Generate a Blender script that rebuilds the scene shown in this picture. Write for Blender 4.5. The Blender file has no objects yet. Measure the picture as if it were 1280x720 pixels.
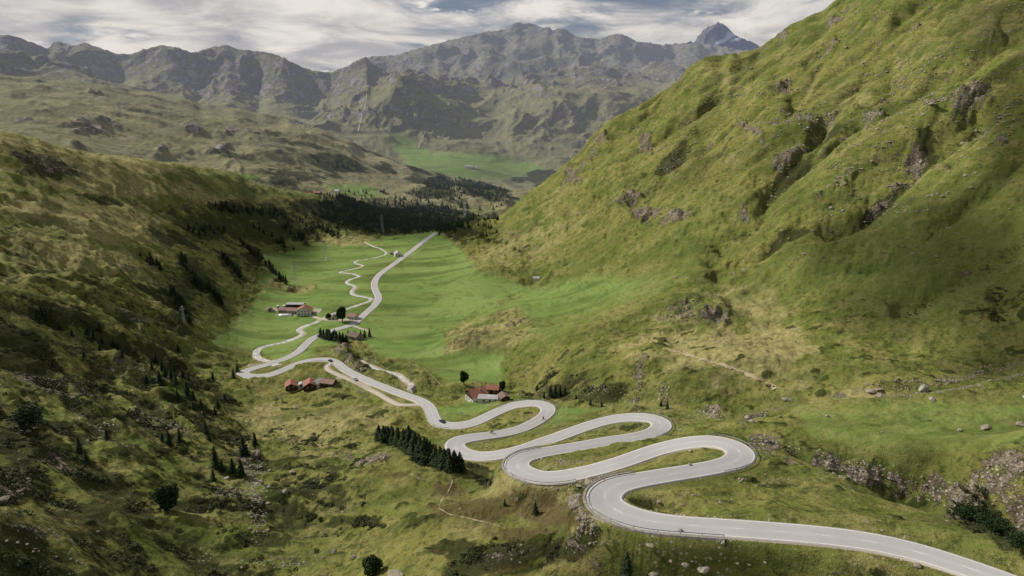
import bpy, bmesh, math, random
import numpy as np
from mathutils import Vector, kdtree
random.seed(7)
R = math.radians
scene = bpy.context.scene
COL = scene.collection
ZC = 250.0            # camera height above datum (m)
F = 853.33            # focal length in photo pixels (24 mm lens, 1280 wide)
PITCH = R(15)
CP, SP = math.cos(PITCH), math.sin(PITCH)

# ------------------------------------------------------------------ camera geometry helpers
def ray(px, py):
    """direction of a photo pixel as (azimuth, tangent of elevation)"""
    px = np.asarray(px, float); py = np.asarray(py, float)
    x = (px-640)/F; v = (360-py)/F
    dy = CP+v*SP; dz = -SP+v*CP
    return np.arctan2(x, dy), dz/np.hypot(x, dy)
def proj(X, Y, Z):
    Z = Z-ZC
    f = np.maximum(Y*CP-Z*SP, 1e-3)
    return 640+F*X/f, 360-F*(Y*SP+Z*CP)/f
def P(px, py, d):
    az, e = ray(px, py)
    return np.array([d*math.sin(az), d*math.cos(az), ZC+e*d])

# ------------------------------------------------------------------ noise
def _hash(ix, iy, seed):
    h = (ix.astype(np.int64)*374761393 + iy.astype(np.int64)*668265263 + seed*2147483647) & 0xFFFFFFFF
    h = ((h ^ (h >> 13))*1274126177) & 0xFFFFFFFF
    h = h ^ (h >> 16)
    return h
_GA = np.linspace(0, 2*np.pi, 256, endpoint=False)
_GX, _GY = np.cos(_GA), np.sin(_GA)
def perlin(x, y, seed=0):
    x0 = np.floor(x); y0 = np.floor(y)
    fx = x-x0; fy = y-y0
    ux = fx*fx*fx*(fx*(fx*6-15)+10); uy = fy*fy*fy*(fy*(fy*6-15)+10)
    def g(ox, oy):
        h = _hash(x0+ox, y0+oy, seed) & 255
        return _GX[h]*(fx-ox)+_GY[h]*(fy-oy)
    a = g(0, 0); b = g(1, 0); c = g(0, 1); d = g(1, 1)
    return ((a+(b-a)*ux)+((c+(d-c)*ux)-(a+(b-a)*ux))*uy)*1.5
def fbm(x, y, lam, octv=4, seed=0, gain=.5, lac=2.03):
    s = 0; a = 1; n = 0
    for i in range(octv):
        s = s+a*perlin(x/lam+i*17.3, y/lam-i*9.1, seed+i); n += a
        a *= gain; lam /= lac
    return s/n*1.3
def ridged(x, y, lam, octv=4, seed=0, gain=.55, lac=2.05):
    s = 0; a = 1; n = 0; w = 1
    for i in range(octv):
        r = 1-np.abs(perlin(x/lam+i*7.7, y/lam+i*3.1, seed+i))*1.6
        r = np.clip(r, 0, 1)**2*w
        w = np.clip(r*1.6, 0, 1)
        s = s+a*r; n += a
        a *= gain; lam /= lac
    return s/n
def sstep(a, b, x):
    t = np.clip((x-a)/(b-a), 0, 1)
    return t*t*(3-2*t)

# ------------------------------------------------------------------ scattered interpolation in log-polar ground coordinates
class Surf:
    def __init__(s, anchors, lam=1e-4):
        A = np.array([(float(az), math.log(d), float(e)) for az, d, e in anchors])
        s.c = A[:, :2]; n = len(A)
        K = s.phi(((s.c[:, None]-s.c[None])**2).sum(-1))+lam*np.eye(n)
        Q = np.c_[np.ones(n), s.c]
        M = np.block([[K, Q], [Q.T, np.zeros((3, 3))]])
        s.w = np.linalg.solve(M, np.r_[A[:, 2], 0, 0, 0])
    @staticmethod
    def phi(r2):
        return .5*r2*np.log(np.maximum(r2, 1e-12))
    def e(s, az, d):
        az = np.asarray(az, float); l = np.log(d)
        sh = np.broadcast(az, l).shape
        a = np.broadcast_to(az, sh).ravel(); l = np.broadcast_to(l, sh).ravel()
        out = np.empty(a.size)
        for i in range(0, a.size, 20000):
            j = slice(i, i+20000)
            r2 = (a[j, None]-s.c[None, :, 0])**2+(l[j, None]-s.c[None, :, 1])**2
            out[j] = s.phi(r2)@s.w[:-3]+s.w[-3]+s.w[-2]*a[j]+s.w[-1]*l[j]
        return out.reshape(sh)

def anchors_from(lst):
    out = []
    for px, py, d in lst:
        az, e = ray(px, py)
        if d < 0: d = d/e                      # negative value: height below the camera
        out.append((az, d, e))
    return out

# ------------------------------------------------------------------ main valley terrain: control points
M = []
fl = -190
for px, py in [(340,312),(430,306),(500,305),(360,340),(440,340),(520,330),(320,380),(400,380),(480,380),(560,370),(300,420),(380,420),(460,420),(540,420)]:
    M.append((px, py, fl))
M += [(600,400,-183),(300,465,-184),(350,455,-184),(420,455,-178),(470,470,-177),(520,450,-184),(580,460,-181),(640,450,-172),(560,480,-176),
 (500,490,-174),(540,515,-166),(605,500,-170),(640,495,-164),(690,512,-152),(600,528,-158),(575,555,-141),(650,537,-146),
 (650,563,-135),(690,546,-133),(740,530,-131),(820,530,-127),(750,553,-122),(645,580,-117),(720,592,-111),(800,570,-107),
 (860,550,-104),(925,565,-103),(870,588,-100),(800,600,-96),(757,620,-93),(790,645,-92),(860,657,-91),(1000,665,-89.5),(1100,680,-89),(1200,706,-88),(1279,735,-87.5),
 (1400,780,-87),
 (840,622,-94),(790,621,-94),(930,625,-95),
 # between the loops / meadow right
 (1000,600,-99),(1100,640,-96),(1040,597,200),(1130,630,195),(1280,690,185),(1400,740,180),(960,570,203),
 (1040,589,236),(1040,562,243),(1130,622,240),(1130,585,243),(1280,680,232),(1280,600,240),(1420,680,240),(1420,600,245),
 (1040,530,270),(1130,540,275),(1280,540,275),(1280,500,315),(1420,520,300),(950,545,250),
 # stream gully
 (1280,458,380),(1420,440,390),(1150,488,315),(1050,500,304),(960,518,300),(930,535,258),(860,515,303),(780,503,330),(700,495,360),(655,492,400),
 # shelf right of valley
 (860,480,325),(860,440,365),(860,400,430),(870,350,510),(1050,470,330),(1050,430,375),(1050,385,435),(960,470,330),(960,420,400),(780,460,350),(780,420,415),(780,380,500),
 (700,470,378),(700,440,420),(700,405,520),(700,360,640),(650,420,470),(640,380,590),(600,345,700),(560,330,820),
 # left slope
 (0,250,700),(0,330,530),(0,400,440),(0,470,350),(0,560,255),(0,640,200),(0,720,165),
 (100,280,700),(100,350,560),(100,420,460),(100,500,340),(100,580,255),(100,660,205),(100,720,180),
 (200,270,880),(200,330,700),(200,380,590),(200,440,480),(200,500,380),(200,570,290),(200,640,232),(200,720,190),
 (300,270,1000),(300,310,900),(300,350,770),(285,400,640),(265,440,548),(300,500,420),(310,560,325),(330,600,275),(330,660,225),(340,720,190),
 (-200,250,650),(-200,350,450),(-200,470,320),(-200,600,200),(-200,720,150),
 (250,350,700),(250,300,860),(240,400,590),
 # foreground
 (400,500,414),(420,540,340),(430,585,270),(475,568,258),(450,630,222),(450,720,180),(560,590,226),(620,592,224),(600,610,208),
 (540,640,193),(560,700,168),(640,640,184),(640,700,161),(712,640,173),(720,700,156),(800,700,143),(900,710,139),(1050,718,137),(690,612,190),(765,672,148),(740,655,158),
 # crest of the left slope and forest spur
 (-200,150,850),(0,165,900),(100,190,950),(200,205,1050),(300,218,1150),(400,245,1250),(470,262,1350),(530,263,1400),(590,270,1400),
 (400,275,1100),(480,285,1120),(550,285,1130),(440,295,1040),
]
# right mountain side: a 33 degree flank leaning towards the valley
def flank(px, py, tan=.65):
    x = (px-640)/F; v = (360-py)/F
    dy = CP+v*SP; dz = -SP+v*CP
    s = .956*x+.294*dy
    t = (190+198*tan)/(tan*s-dz)
    return t*math.hypot(x, dy)
for px, py in [(620,300),(680,280),(680,330),(740,220),(740,280),(740,330),(800,160),(800,220),(800,280),(800,330),(880,110),(880,170),(880,230),(880,290),
               (960,90),(960,160),(960,230),(960,300),(960,350),(1050,40),(1050,120),(1050,200),(1050,280),(1050,340),(1160,-20),(1160,60),(1160,140),(1160,220),(1160,300),(1160,380),
               (1280,-60),(1280,20),(1280,110),(1280,200),(1280,290),(1280,380),(1420,0),(1420,120),(1420,240),(1420,350),(1045,0),(950,62),(860,88),(760,152),(705,207),(650,250)]:
    M.append((px, py, flank(px, py)))
# ------------------------------------------------------------------ the road: centre line in photo pixels
ROAD = [(1400,790),(1340,762),(1290,739),(1246,722.5),(1199,706),(1152,691.3),(1100,679),(1040,670.3),(960,663.3),(895,658.8),(845,655.3),(807,650.5),(782,643.5),(766,636),(757,629),(754,621),(760,612),(772,605),(795,600.3),(820,595.8),(845,591.8),(870,587.8),(895,583.3),
 (909,580),(920,576),(927,569.5),(923.5,562.5),(915,557),(900,552.3),(882,551),(860,553),(840,557),(820,562.3),(795,571),(770,579.5),(745,586.5),(720,592.5),(697,596.5),(676,596.5),(662,593),(651,588),(645.5,581.5),(648,575.5),(657,570),(676,565.6),(696,562.4),(715,559.3),(734,556),(754,552.3),(775,549),(795,545.8),
 (811,542.5),(822,538),(827.5,532),(824,526),(813,522.3),(795,521),(775,522.3),(754,526.5),(734,532.5),(715,539.3),(696,546.3),(676,553),(657,560),(637,565.6),(618,569.3),(600,570.3),(587,568.5),(576,564.5),(569,559),(569,553.5),(576,549.5),(588,547),(608,544.3),(627,541.8),(646,537.4),(660,532),(674,524.5),(683,517.5),(685.5,511),(681,506.3),(671,503.8),(657,504),(641,506.6),(625.6,512.7),(610,520),(598,526),(586,530),(572,531.8),(560,531.5),(550,529.5),(543.5,525),(540.5,518),(538,511.5),(533,505.5),(526,501),(515,496.7),(498,490.8),(481.7,484.5),(465,478),(451,471.7),(438,465.5),(429,460),(421,453.5),(412,449.8),(402,449.2),(388,450.5),(373,454.3),(360,459.7),(347,465.5),(333,469.3),(320,470.5),(309,469.8),(303,467.3),(306,464),(316,460.6),(330,456.7),(342,453),(355,448.7),(366.7,443.5),(375,437.8),(382,430.8),(390,423.8),(398,419.5),(410,415),(422.5,411),(433,408),(440,405.5),(446,401.5),(453,395.5),(460,389),(467.5,382.3),(472.5,375.5),(473,370),(470,363.8),(468,357),(469,351),(473,344.5),(481.7,337.5),(491.7,330.5),(503,322.3),(515,313.3),(526.7,304),(537,296.5),(545,291)]
# height of the road below the camera at some of those points
ROADZ = [((1400,790),-86),((1246,722.5),-87.5),((1100,679),-89),((960,663.3),-90),((807,650.5),-91.3),((754,621),-92.5),((820,595.8),-95.5),((895,583.3),-98),((927,569.5),-101),((882,551),-103.5),((795,571),-108),((720,592.5),-112),((645.5,581.5),-116),
 ((676,565.6),-119.5),((734,556),-122),((795,545.8),-125),((827.5,532),-128),((795,521),-130.5),((734,532.5),-133),((676,553),-135.5),((618,569.3),-138),((569,559),-141),((608,544.3),-144),((660,532),-147.5),((685.5,511),-152),((657,504),-156),((598,526),-160),
 ((560,531.5),-162.5),((538,511.5),-165.5),((498,490.8),-171),((451,471.7),-176),((412,449.8),-179.5),((373,454.3),-181.5),((303,467.3),-184.5),((342,453),-186.5),((382,430.8),-188.5),((446,401.5),-190),((503,322.3),-189),((545,291),-184)]
_ri = [ROAD.index(p) for p, z in ROADZ]
ROAD_Z = np.interp(np.arange(len(ROAD)), _ri, [z for p, z in ROADZ])
_rp = np.array(ROAD)
M = [m for m in M if np.hypot(_rp[:, 0]-m[0], (_rp[:, 1]-m[1])*1.6).min() > 13]
for i in range(0, len(ROAD), 2): M.append((ROAD[i][0], ROAD[i][1], float(ROAD_Z[i])))
MA = anchors_from(M)
MA.append((float(ray(1130,600)[0]), 218, -128/218.)); MA.append((float(ray(1280,600)[0]), 210, -126/210.)); MA.append((float(ray(1040,600)[0]), 220, -119/220.))
SIL = [(-300,140),(0,164),(30,168),(60,178),(100,189),(150,195),(210,203),(290,214),(320,230),(400,244),(420,243),(440,250),(480,264),(530,261),(560,266),(590,268),(612,275),(628,268),(640,258),
       (660,241),(690,219),(705,206),(725,190),(740,167),(760,151),(780,141),(812,124),(830,113),(848,101),(858,86),(880,71),(900,69),(930,65),(950,60),(968,46),(985,32),(1025,15),(1045,0),(1100,-45),(1280,-190),(1500,-330)]
SILD = [(-300,840),(0,900),(100,950),(200,1050),(300,1150),(400,1250),(470,1350),(530,1400),(590,1400),(640,960),(700,985),(760,1020),(860,1110),(950,1060),(1045,1080),(1280,1150),(1500,1150)]
def col_of(lst, az_grid, key='e'):
    return None
for px, d in SILD:
    py = np.interp(px, [a for a, b in SIL], [b for a, b in SIL])
    az, e = ray(px, py)
    k = .10 if px > 640 else .035
    MA.append((az, d*1.22, e-k)); MA.append((az, d*1.6, e-2.2*k))
for a_ in np.linspace(-.85, .85, 11): MA.append((a_, 106, -1.04)); MA.append((a_, 128, -.90))
surf = Surf(MA)

# azimuth and ridge tables for the silhouette
def table(lst, d):
    az, e = ray(*np.array(lst, float).T)
    o = np.argsort(az); return az[o], e[o]

def polar_grid(a0, a1, da, d0, d1, dl0, dl1):
    az = np.arange(R(a0), R(a1), R(da))
    l = [math.log(d0)]; L1 = math.log(d1)
    while l[-1] < L1:
        t = (l[-1]-l[0])/(L1-l[0]); l.append(l[-1]+dl0+(dl1-dl0)*t)
    return az, np.exp(np.array(l))

# ------------------------------------------------------------------ roads (centre lines in photo pixels, cast onto the bare terrain)
LANE = [(414,454),(409.5,456.5),(408.5,459.5),(413,463.7),(427,470),(441,475.8),(457,484),(473,492),(486.7,500),(496.7,505),(510,506.3),(523,505.3),(534,505)]
TRACK = [(444,399.6),(422.5,400),(407.5,399.6),(400,398),(392,395.5),(384,393),(372,392)]
DRIVE = [(441,407),(446,408.6),(453,411.2),(460,413)]
RIVER = [(346,456),(338,451.7),(328,449),(321,445),(320.5,439),(326,433.8),(340,430),(351,428),(367,423),(376,418.5),(379,416),(374,412.5),(375.5,409.5),(385,405.5),(395,402),(405,397),(418,391),(430,387),(440,383),(452.5,379),(463,375),(463.5,372.3),(453,370),(442.5,368),(439.5,363.5),(444,358),(436,354.5),(433,351.5),(440,347.8),(449,345),(440,341.5),(424,340),(433,337.5),(448,334),(453,331.5),(444,328.5),(445,325.8),(457,323.7),(475,320),(483,315.8),(475,310),(468,308),(455,302)]
STREAM = [(1400,432),(1300,452),(1280,457),(1235,470),(1200,480),(1160,487),(1110,491),(1060,496),(1020,504),(985,511),(955,518),(932,527),(905,527),(880,518),(860,512),(830,507),(790,503),(750,500),(715,494),(690,492),(662,489),(640,486)]
CASCADE = [(508,486),(513,484),(514,479.5),(505,473.5),(498,468),(488,464.5),(476,462),(460,456),(448,450)]
def cast(pts, smooth=2, step=1.5, zs=None):
    pts = np.array(pts, float)
    # catmull-rom in pixels
    q = []
    for i in range(len(pts)-1):
        p0 = pts[max(i-1, 0)]; p1 = pts[i]; p2 = pts[i+1]; p3 = pts[min(i+2, len(pts)-1)]
        n = 10
        for t in np.arange(n)/n:
            q.append(.5*((2*p1)+(-p0+p2)*t+(2*p0-5*p1+4*p2-p3)*t*t+(-p0+3*p1-3*p2+p3)*t**3))
    q.append(pts[-1]); q = np.array(q)
    az, e = ray(q[:, 0], q[:, 1])
    ds = np.exp(np.linspace(math.log(130), math.log(1250), 420))
    EE = surf.e(az[:, None], ds[None])
    D = np.empty(len(q))
    for i in range(len(q)):
        f = EE[i]-e[i]                    # surface above ray -> hit
        k = np.argmax(f >= 0)
        if f[k] < 0: k = len(ds)-1
        if k == 0: D[i] = ds[0]
        else:
            t = -f[k-1]/(f[k]-f[k-1]+1e-12); D[i] = ds[k-1]+(ds[k]-ds[k-1])*t
    Z = e*D
    if zs is not None: Z = np.interp(np.arange(len(q))/10, np.arange(len(zs)), zs)
    for _ in range(smooth*12):
        Z[1:-1] = .25*Z[:-2]+.5*Z[1:-1]+.25*Z[2:]
    D = Z/e
    X = np.c_[D*np.sin(az), D*np.cos(az), ZC+Z]
    seg = np.r_[0, np.cumsum(np.linalg.norm(np.diff(X[:, :2], axis=0), axis=1))]
    n = max(int(seg[-1]/step), 2)
    s = np.linspace(0, seg[-1], n)
    W = np.stack([np.interp(s, seg, X[:, k]) for k in range(3)], 1)
    for _ in range(5):
        W[1:-1] = .25*W[:-2]+.5*W[1:-1]+.25*W[2:]
    return W
road = cast(ROAD, 2, 1.5, ROAD_Z); lane = cast(LANE, 1); track = cast(TRACK, 1); drive = cast(DRIVE, 0)
river = cast(RIVER, 1); stream = cast(STREAM, 1); cascade = cast(CASCADE, 1)
def widths(W, base, ex):
    """half width, wider where the line bends"""
    T = np.gradient(W[:, :2], axis=0); T /= np.linalg.norm(T, axis=1)[:, None]+1e-9
    k = np.abs(T[:-1, 0]*T[1:, 1]-T[:-1, 1]*T[1:, 0]); k = np.r_[k, k[-1]]/1.5
    for _ in range(90): k[1:-1] = .25*k[:-2]+.5*k[1:-1]+.25*k[2:]
    return base+ex*np.clip((k-.025)/.05, 0, 1)
road_w = widths(road, 3.3, .95)
# paths: (points, half width, blend, kind, sink)
PATHS = [(road, road_w, 6.0, 1, .28), (lane, np.full(len(lane), 1.7), 3.0, 2, .2), (track, np.full(len(track), 1.9), 3, 2, .2), (drive, np.full(len(drive), 1.3), 2, 2, .2),
         (river, np.linspace(2.7, 1.2, len(river)), 3.5, 3, .9), (stream, np.full(len(stream), 1.3), 6, 3, .9), (cascade, np.full(len(cascade), 2.2), 4, 3, 1.0)]

# ------------------------------------------------------------------ ground-cover areas, some with painted shade (photo pixels, carried onto the terrain as attributes)
def blob(px, py, lst, nx, soft=.35):
    m = np.zeros_like(px)
    for b in lst:
        x, y, rx, ry = b[:4]; a = R(b[4]) if len(b) > 4 else 0; s = b[5] if len(b) > 5 else 1
        dx = px-x; dy = py-y
        near = (np.abs(dx) < 2.2*max(rx, ry)) & (np.abs(dy) < 2.2*max(rx, ry))
        if not near.any(): continue
        u = (dx[near]*math.cos(a)-dy[near]*math.sin(a))/rx; v = (dx[near]*math.sin(a)+dy[near]*math.cos(a))/ry
        r = np.sqrt(u*u+v*v)+nx[near]*.45
        m[near] = np.maximum(m[near], s*sstep(1+soft, 1-soft, r))
    return m
def poly(px, py, pg, soft):
    pg = np.array(pg, float); n = len(pg)
    lo = pg.min(0)-soft*2; hi = pg.max(0)+soft*2
    near = (px > lo[0]) & (px < hi[0]) & (py > lo[1]) & (py < hi[1])
    x = px[near]; y = py[near]
    ins = np.zeros(x.shape, bool); dm = np.full(x.shape, 1e9)
    for i in range(n):
        x1, y1 = pg[i]; x2, y2 = pg[(i+1) % n]
        c = ((y1 > y) != (y2 > y)) & (x < (x2-x1)*(y-y1)/((y2-y1) or 1e-9)+x1)
        ins ^= c
        t = np.clip(((x-x1)*(x2-x1)+(y-y1)*(y2-y1))/((x2-x1)**2+(y2-y1)**2), 0, 1)
        dm = np.minimum(dm, np.hypot(x-x1-t*(x2-x1), y-y1-t*(y2-y1)))
    sd = np.where(ins, -dm, dm)
    m = np.zeros_like(px); m[near] = sstep(soft, -soft, sd)
    return m
ROCK = [(805,268,20,11,-10),(845,272,26,7,10),(749,171,10,7),(715,217,13,10,30),(782,241,24,6,35),(807,176,9,10),(735,195,14,6,40,.8),(1216,106,26,9,28),(1049,123,22,6,15),(1087,133,22,6,-5),(1006,139,13,6,0),(980,103,12,6,30),
 (939,165,24,6,-35),(987,187,28,6,38),(1149,172,18,9,30),(1110,215,34,4,42),(1032,62,18,5,35),(1044,22,12,9,30),(976,39,8,6),(1164,131,9,6),(1254,157,9,7),(901,249,14,7,20,.8),(931,257,8,8),(1055,217,24,5,40,.75),(1142,33,9,4),(1095,35,10,5,30,.7),
 (1236,50,10,7,0,.8),(1000,80,14,3,10,.5),(870,140,12,3,20,.6),(838,193,14,8,45,.6),(905,185,8,8,0,.5),(1020,245,12,6,30,.6),(1180,190,14,4,0,.6),(1210,245,18,4,35,.6),
 (850,392,26,9,0,.75),(885,395,20,7,0,.9),(905,388,14,8,0,.6),(585,430,20,9,25,.55),(640,408,14,5,10,.5),(800,470,8,22,-8),(790,500,10,10,0,.7),(832,503,9,14,0,.8),(880,516,20,6,0,.9),(730,475,14,9,0,.45),(745,485,16,5,0,.6),
 (962,560,24,10,-10),(990,568,14,12),(1035,583,30,12,-10,.9),(1082,592,32,17,-10),(1125,600,24,15,-10,1.),(1165,607,26,20,0),(1208,617,26,20),(1250,592,42,24,25,1.),(1270,625,30,28,0,.9),(1275,655,18,20,0,.9),(1220,640,14,10),(1060,610,14,5,-20,.6),
 (430,437,10,9),(448,459,18,5,-10,.8),(465,452,12,4,-10,.7),(475,572,24,7,5),(440,576,18,4,0,.6),(520,592,14,3,-20,.6),(20,598,20,20,0,.95),(70,575,18,6,-10,.9),(95,582,10,5,-10,.7),(60,480,44,9,-14,.55),(20,470,24,7,-12,.55),(165,465,36,9,-18,.5),(200,530,34,8,-14,.6),
 (155,330,14,3,-10,.8),(155,560,20,6,-10,.5),(310,575,12,26,-25,.55),(320,630,9,26,0,.5),(290,615,20,7,0,.5),(640,690,36,8,12,.6),(690,682,26,6,-5,.6),(60,680,40,6,-14,.45),(15,650,20,7,-14,.5),(70,625,30,6,-14,.4),(735,600,38,6,8,.9),(700,612,22,4,10,.7),(770,640,30,6,-25,.6),
 (60,203,34,9,-14,.9),(20,196,20,5,-20,.6),(110,215,22,4,-12,.5),(240,225,26,4,-8,.5),(30,530,20,8,-30,.6),(100,520,24,6,-40,.5),(125,545,14,12,-30,.6),(345,700,50,8,3,.4),(520,700,26,8,0,.35),(950,705,60,6,0,.35),(840,690,30,8,0,.4),(1180,475,10,4),(1050,492,12,6),(950,520,20,5,12,.7),(930,535,14,5,12,.7)]
HEATH_SHADE = [(300,282,90,24,-14,.62),(330,335,60,20,-38,.6),(245,350,40,28,-50,.55),(225,300,50,14,-16,.5),(310,262,46,12,-6),(255,285,34,11,-12),(365,285,40,16,-30),(330,330,40,10,-40),(290,335,30,8,-48),(240,340,22,14,-40),(215,300,30,8,-15),(225,380,26,12,-60),(270,370,20,8,-50),(185,360,26,7,-20,.8),(400,262,50,10,-12),  # first patches paint the left slope's shaded band with the heath tone
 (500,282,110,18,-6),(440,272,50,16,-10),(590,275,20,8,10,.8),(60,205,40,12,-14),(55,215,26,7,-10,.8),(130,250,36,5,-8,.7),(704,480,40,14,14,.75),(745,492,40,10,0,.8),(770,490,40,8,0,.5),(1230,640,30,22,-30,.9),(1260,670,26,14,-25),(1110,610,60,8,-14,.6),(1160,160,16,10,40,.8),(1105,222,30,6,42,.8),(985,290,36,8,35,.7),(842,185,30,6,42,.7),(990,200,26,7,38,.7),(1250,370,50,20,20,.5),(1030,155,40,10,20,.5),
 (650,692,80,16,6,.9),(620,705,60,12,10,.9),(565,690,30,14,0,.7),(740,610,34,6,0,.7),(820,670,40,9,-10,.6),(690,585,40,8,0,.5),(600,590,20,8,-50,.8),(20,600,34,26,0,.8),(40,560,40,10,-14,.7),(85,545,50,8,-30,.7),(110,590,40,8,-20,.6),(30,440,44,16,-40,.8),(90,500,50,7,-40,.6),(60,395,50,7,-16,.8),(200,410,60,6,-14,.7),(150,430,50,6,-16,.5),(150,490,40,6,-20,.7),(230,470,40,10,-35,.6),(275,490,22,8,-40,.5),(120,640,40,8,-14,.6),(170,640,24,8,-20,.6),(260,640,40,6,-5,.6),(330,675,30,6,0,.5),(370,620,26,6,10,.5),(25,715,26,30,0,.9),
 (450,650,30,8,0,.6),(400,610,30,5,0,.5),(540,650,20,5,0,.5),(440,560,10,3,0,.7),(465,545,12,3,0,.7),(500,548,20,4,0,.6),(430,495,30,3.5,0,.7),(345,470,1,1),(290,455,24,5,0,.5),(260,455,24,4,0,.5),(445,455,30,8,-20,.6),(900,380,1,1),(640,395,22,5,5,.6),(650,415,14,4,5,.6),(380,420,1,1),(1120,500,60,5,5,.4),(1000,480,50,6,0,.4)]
DRY = [(345,355,12,8,0,1),(372,362,15,4.5,0,1),(389,359,8,4,0,1),(915,370,38,14,-8,1),(900,440,100,36,-8,1.),(965,430,50,34,0,.9),(930,370,44,20,-8,1.),(1080,490,40,5,0,.9),(90,195,120,16,-10,1.),(120,225,130,18,-8,.9),(110,270,110,24,-8,.9),(90,320,110,22,-8,.7),(140,295,60,10,-5,.7),(120,310,60,7,-8,.7),(60,265,70,16,-12,.55),(250,245,70,7,-4,.8),(150,230,90,8,-8,.5),(420,300,50,7,-5,.8),(380,300,30,5,0,.7),(450,298,20,5,0,.7),(610,420,50,22,10,.75),(580,435,26,10,10,.9),(630,400,30,12,10,.7),
 (640,300,60,18,30,.55),(690,290,70,14,35,.5),(700,240,50,10,40,.4),(600,330,40,8,20,.4),(400,530,90,22,6,.75),(330,520,40,20,0,.7),(450,510,60,8,5,.6),(480,520,40,7,0,.5),(300,560,26,26,0,.5),(400,570,60,12,0,.45),(700,640,60,20,0,.7),(640,620,60,16,0,.7),(560,610,40,14,0,.5),(690,660,70,10,0,.5),(700,700,60,14,0,.5),(590,660,50,14,0,.5),
 (770,655,46,4,-14,.9),(745,630,8,16,0,.8),(1100,280,70,12,20,.4),(900,200,60,10,10,.4),(1050,100,60,20,0,.45),(1180,60,70,20,10,.4),(900,100,40,14,0,.5),(1000,60,40,14,20,.4),(1240,30,50,30,0,.5),(1180,190,12,4,0,.8),(700,575,30,4,8,.8),(690,560,20,3,0,.6),(520,460,20,12,-40,.6),(320,440,1,1)]
FIELDS = [([(333,318),(360,306),(430,299),(470,298),(530,292),(548,290),(575,312),(600,340),(655,356),(640,372),(590,392),(555,412),(560,440),(625,440),(624,478),(595,484),(560,476),(515,452),(470,440),(452,420),(400,440),(372,452),(340,448),(326,436),(290,437),(258,432),(285,412),(312,388),(328,372)], 4, 1.0),
          ([(655,356),(700,347),(760,343),(830,338),(800,352),(770,372),(700,405),(640,420),(625,445),(560,440),(555,412),(600,388),(640,376)], 8, .72),
          ([(985,505),(1100,500),(1180,500),(1280,500),(1400,490),(1400,560),(1280,560),(1130,575),(1000,545)], 7, .45),
          ([(690,508),(760,505),(735,520),(690,535),(610,560),(600,566),(590,562),(640,545),(690,520)], 4, .6),
          ([(790,592),(930,560),(900,575),(830,590),(800,595)], 5, .55),
          ([(545,515),(600,490),(640,500),(610,515),(560,530)], 4, .6),
          ([(690,350),(860,325),(900,345),(800,385),(700,425),(660,440),(640,420)], 12, .42)]

def cover_masks(X, Y, Z, extra_noise=True):
    px, py = proj(X, Y, Z)
    n1 = fbm(X, Y, 18, 4, 91)*1.3; n1b = fbm(X, Y, 70, 3, 92)
    rock = blob(px, py, ROCK, n1*1.6, .55)
    dark = blob(px, py, HEATH_SHADE, n1*1.3, .6)
    dry = blob(px, py, DRY, n1*1.2, .6)
    mead = np.zeros_like(px)
    for pg, sf, st in FIELDS:
        mead = np.maximum(mead, st*poly(px+n1*7+n1b*9, py+n1*4+n1b*5, pg, sf*2.0))
    mead = mead*(1-.85*np.clip(dry, 0, 1))
    return rock, dark, dry, mead

# ------------------------------------------------------------------ mesh from a grid
def grid_mesh(name, X, Y, Z, attrs, mat, kind='structure'):
    nr, nc = X.shape
    v = np.stack([X, Y, Z], -1).reshape(-1, 3).astype(np.float32)
    i = np.arange(nr*nc).reshape(nr, nc)
    f = np.stack([i[:-1, :-1], i[:-1, 1:], i[1:, 1:], i[1:, :-1]], -1).reshape(-1, 4)
    me = bpy.data.meshes.new(name)
    me.vertices.add(len(v)); me.vertices.foreach_set('co', v.ravel())
    me.loops.add(f.size); me.loops.foreach_set('vertex_index', f.astype(np.int32).ravel())
    me.polygons.add(len(f)); me.polygons.foreach_set('loop_start', np.arange(0, f.size, 4, dtype=np.int32))
    me.polygons.foreach_set('use_smooth', np.ones(len(f), bool))
    me.update(calc_edges=True)
    for an, a in attrs.items():
        c = me.color_attributes.new(an, 'FLOAT_COLOR', 'POINT')
        c.data.foreach_set('color', np.stack([np.asarray(q, np.float32).ravel() for q in a], -1).astype(np.float32).ravel())
    me.materials.append(mat)
    o = bpy.data.objects.new(name, me); COL.objects.link(o)
    if kind: o['kind'] = kind
    return o

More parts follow.
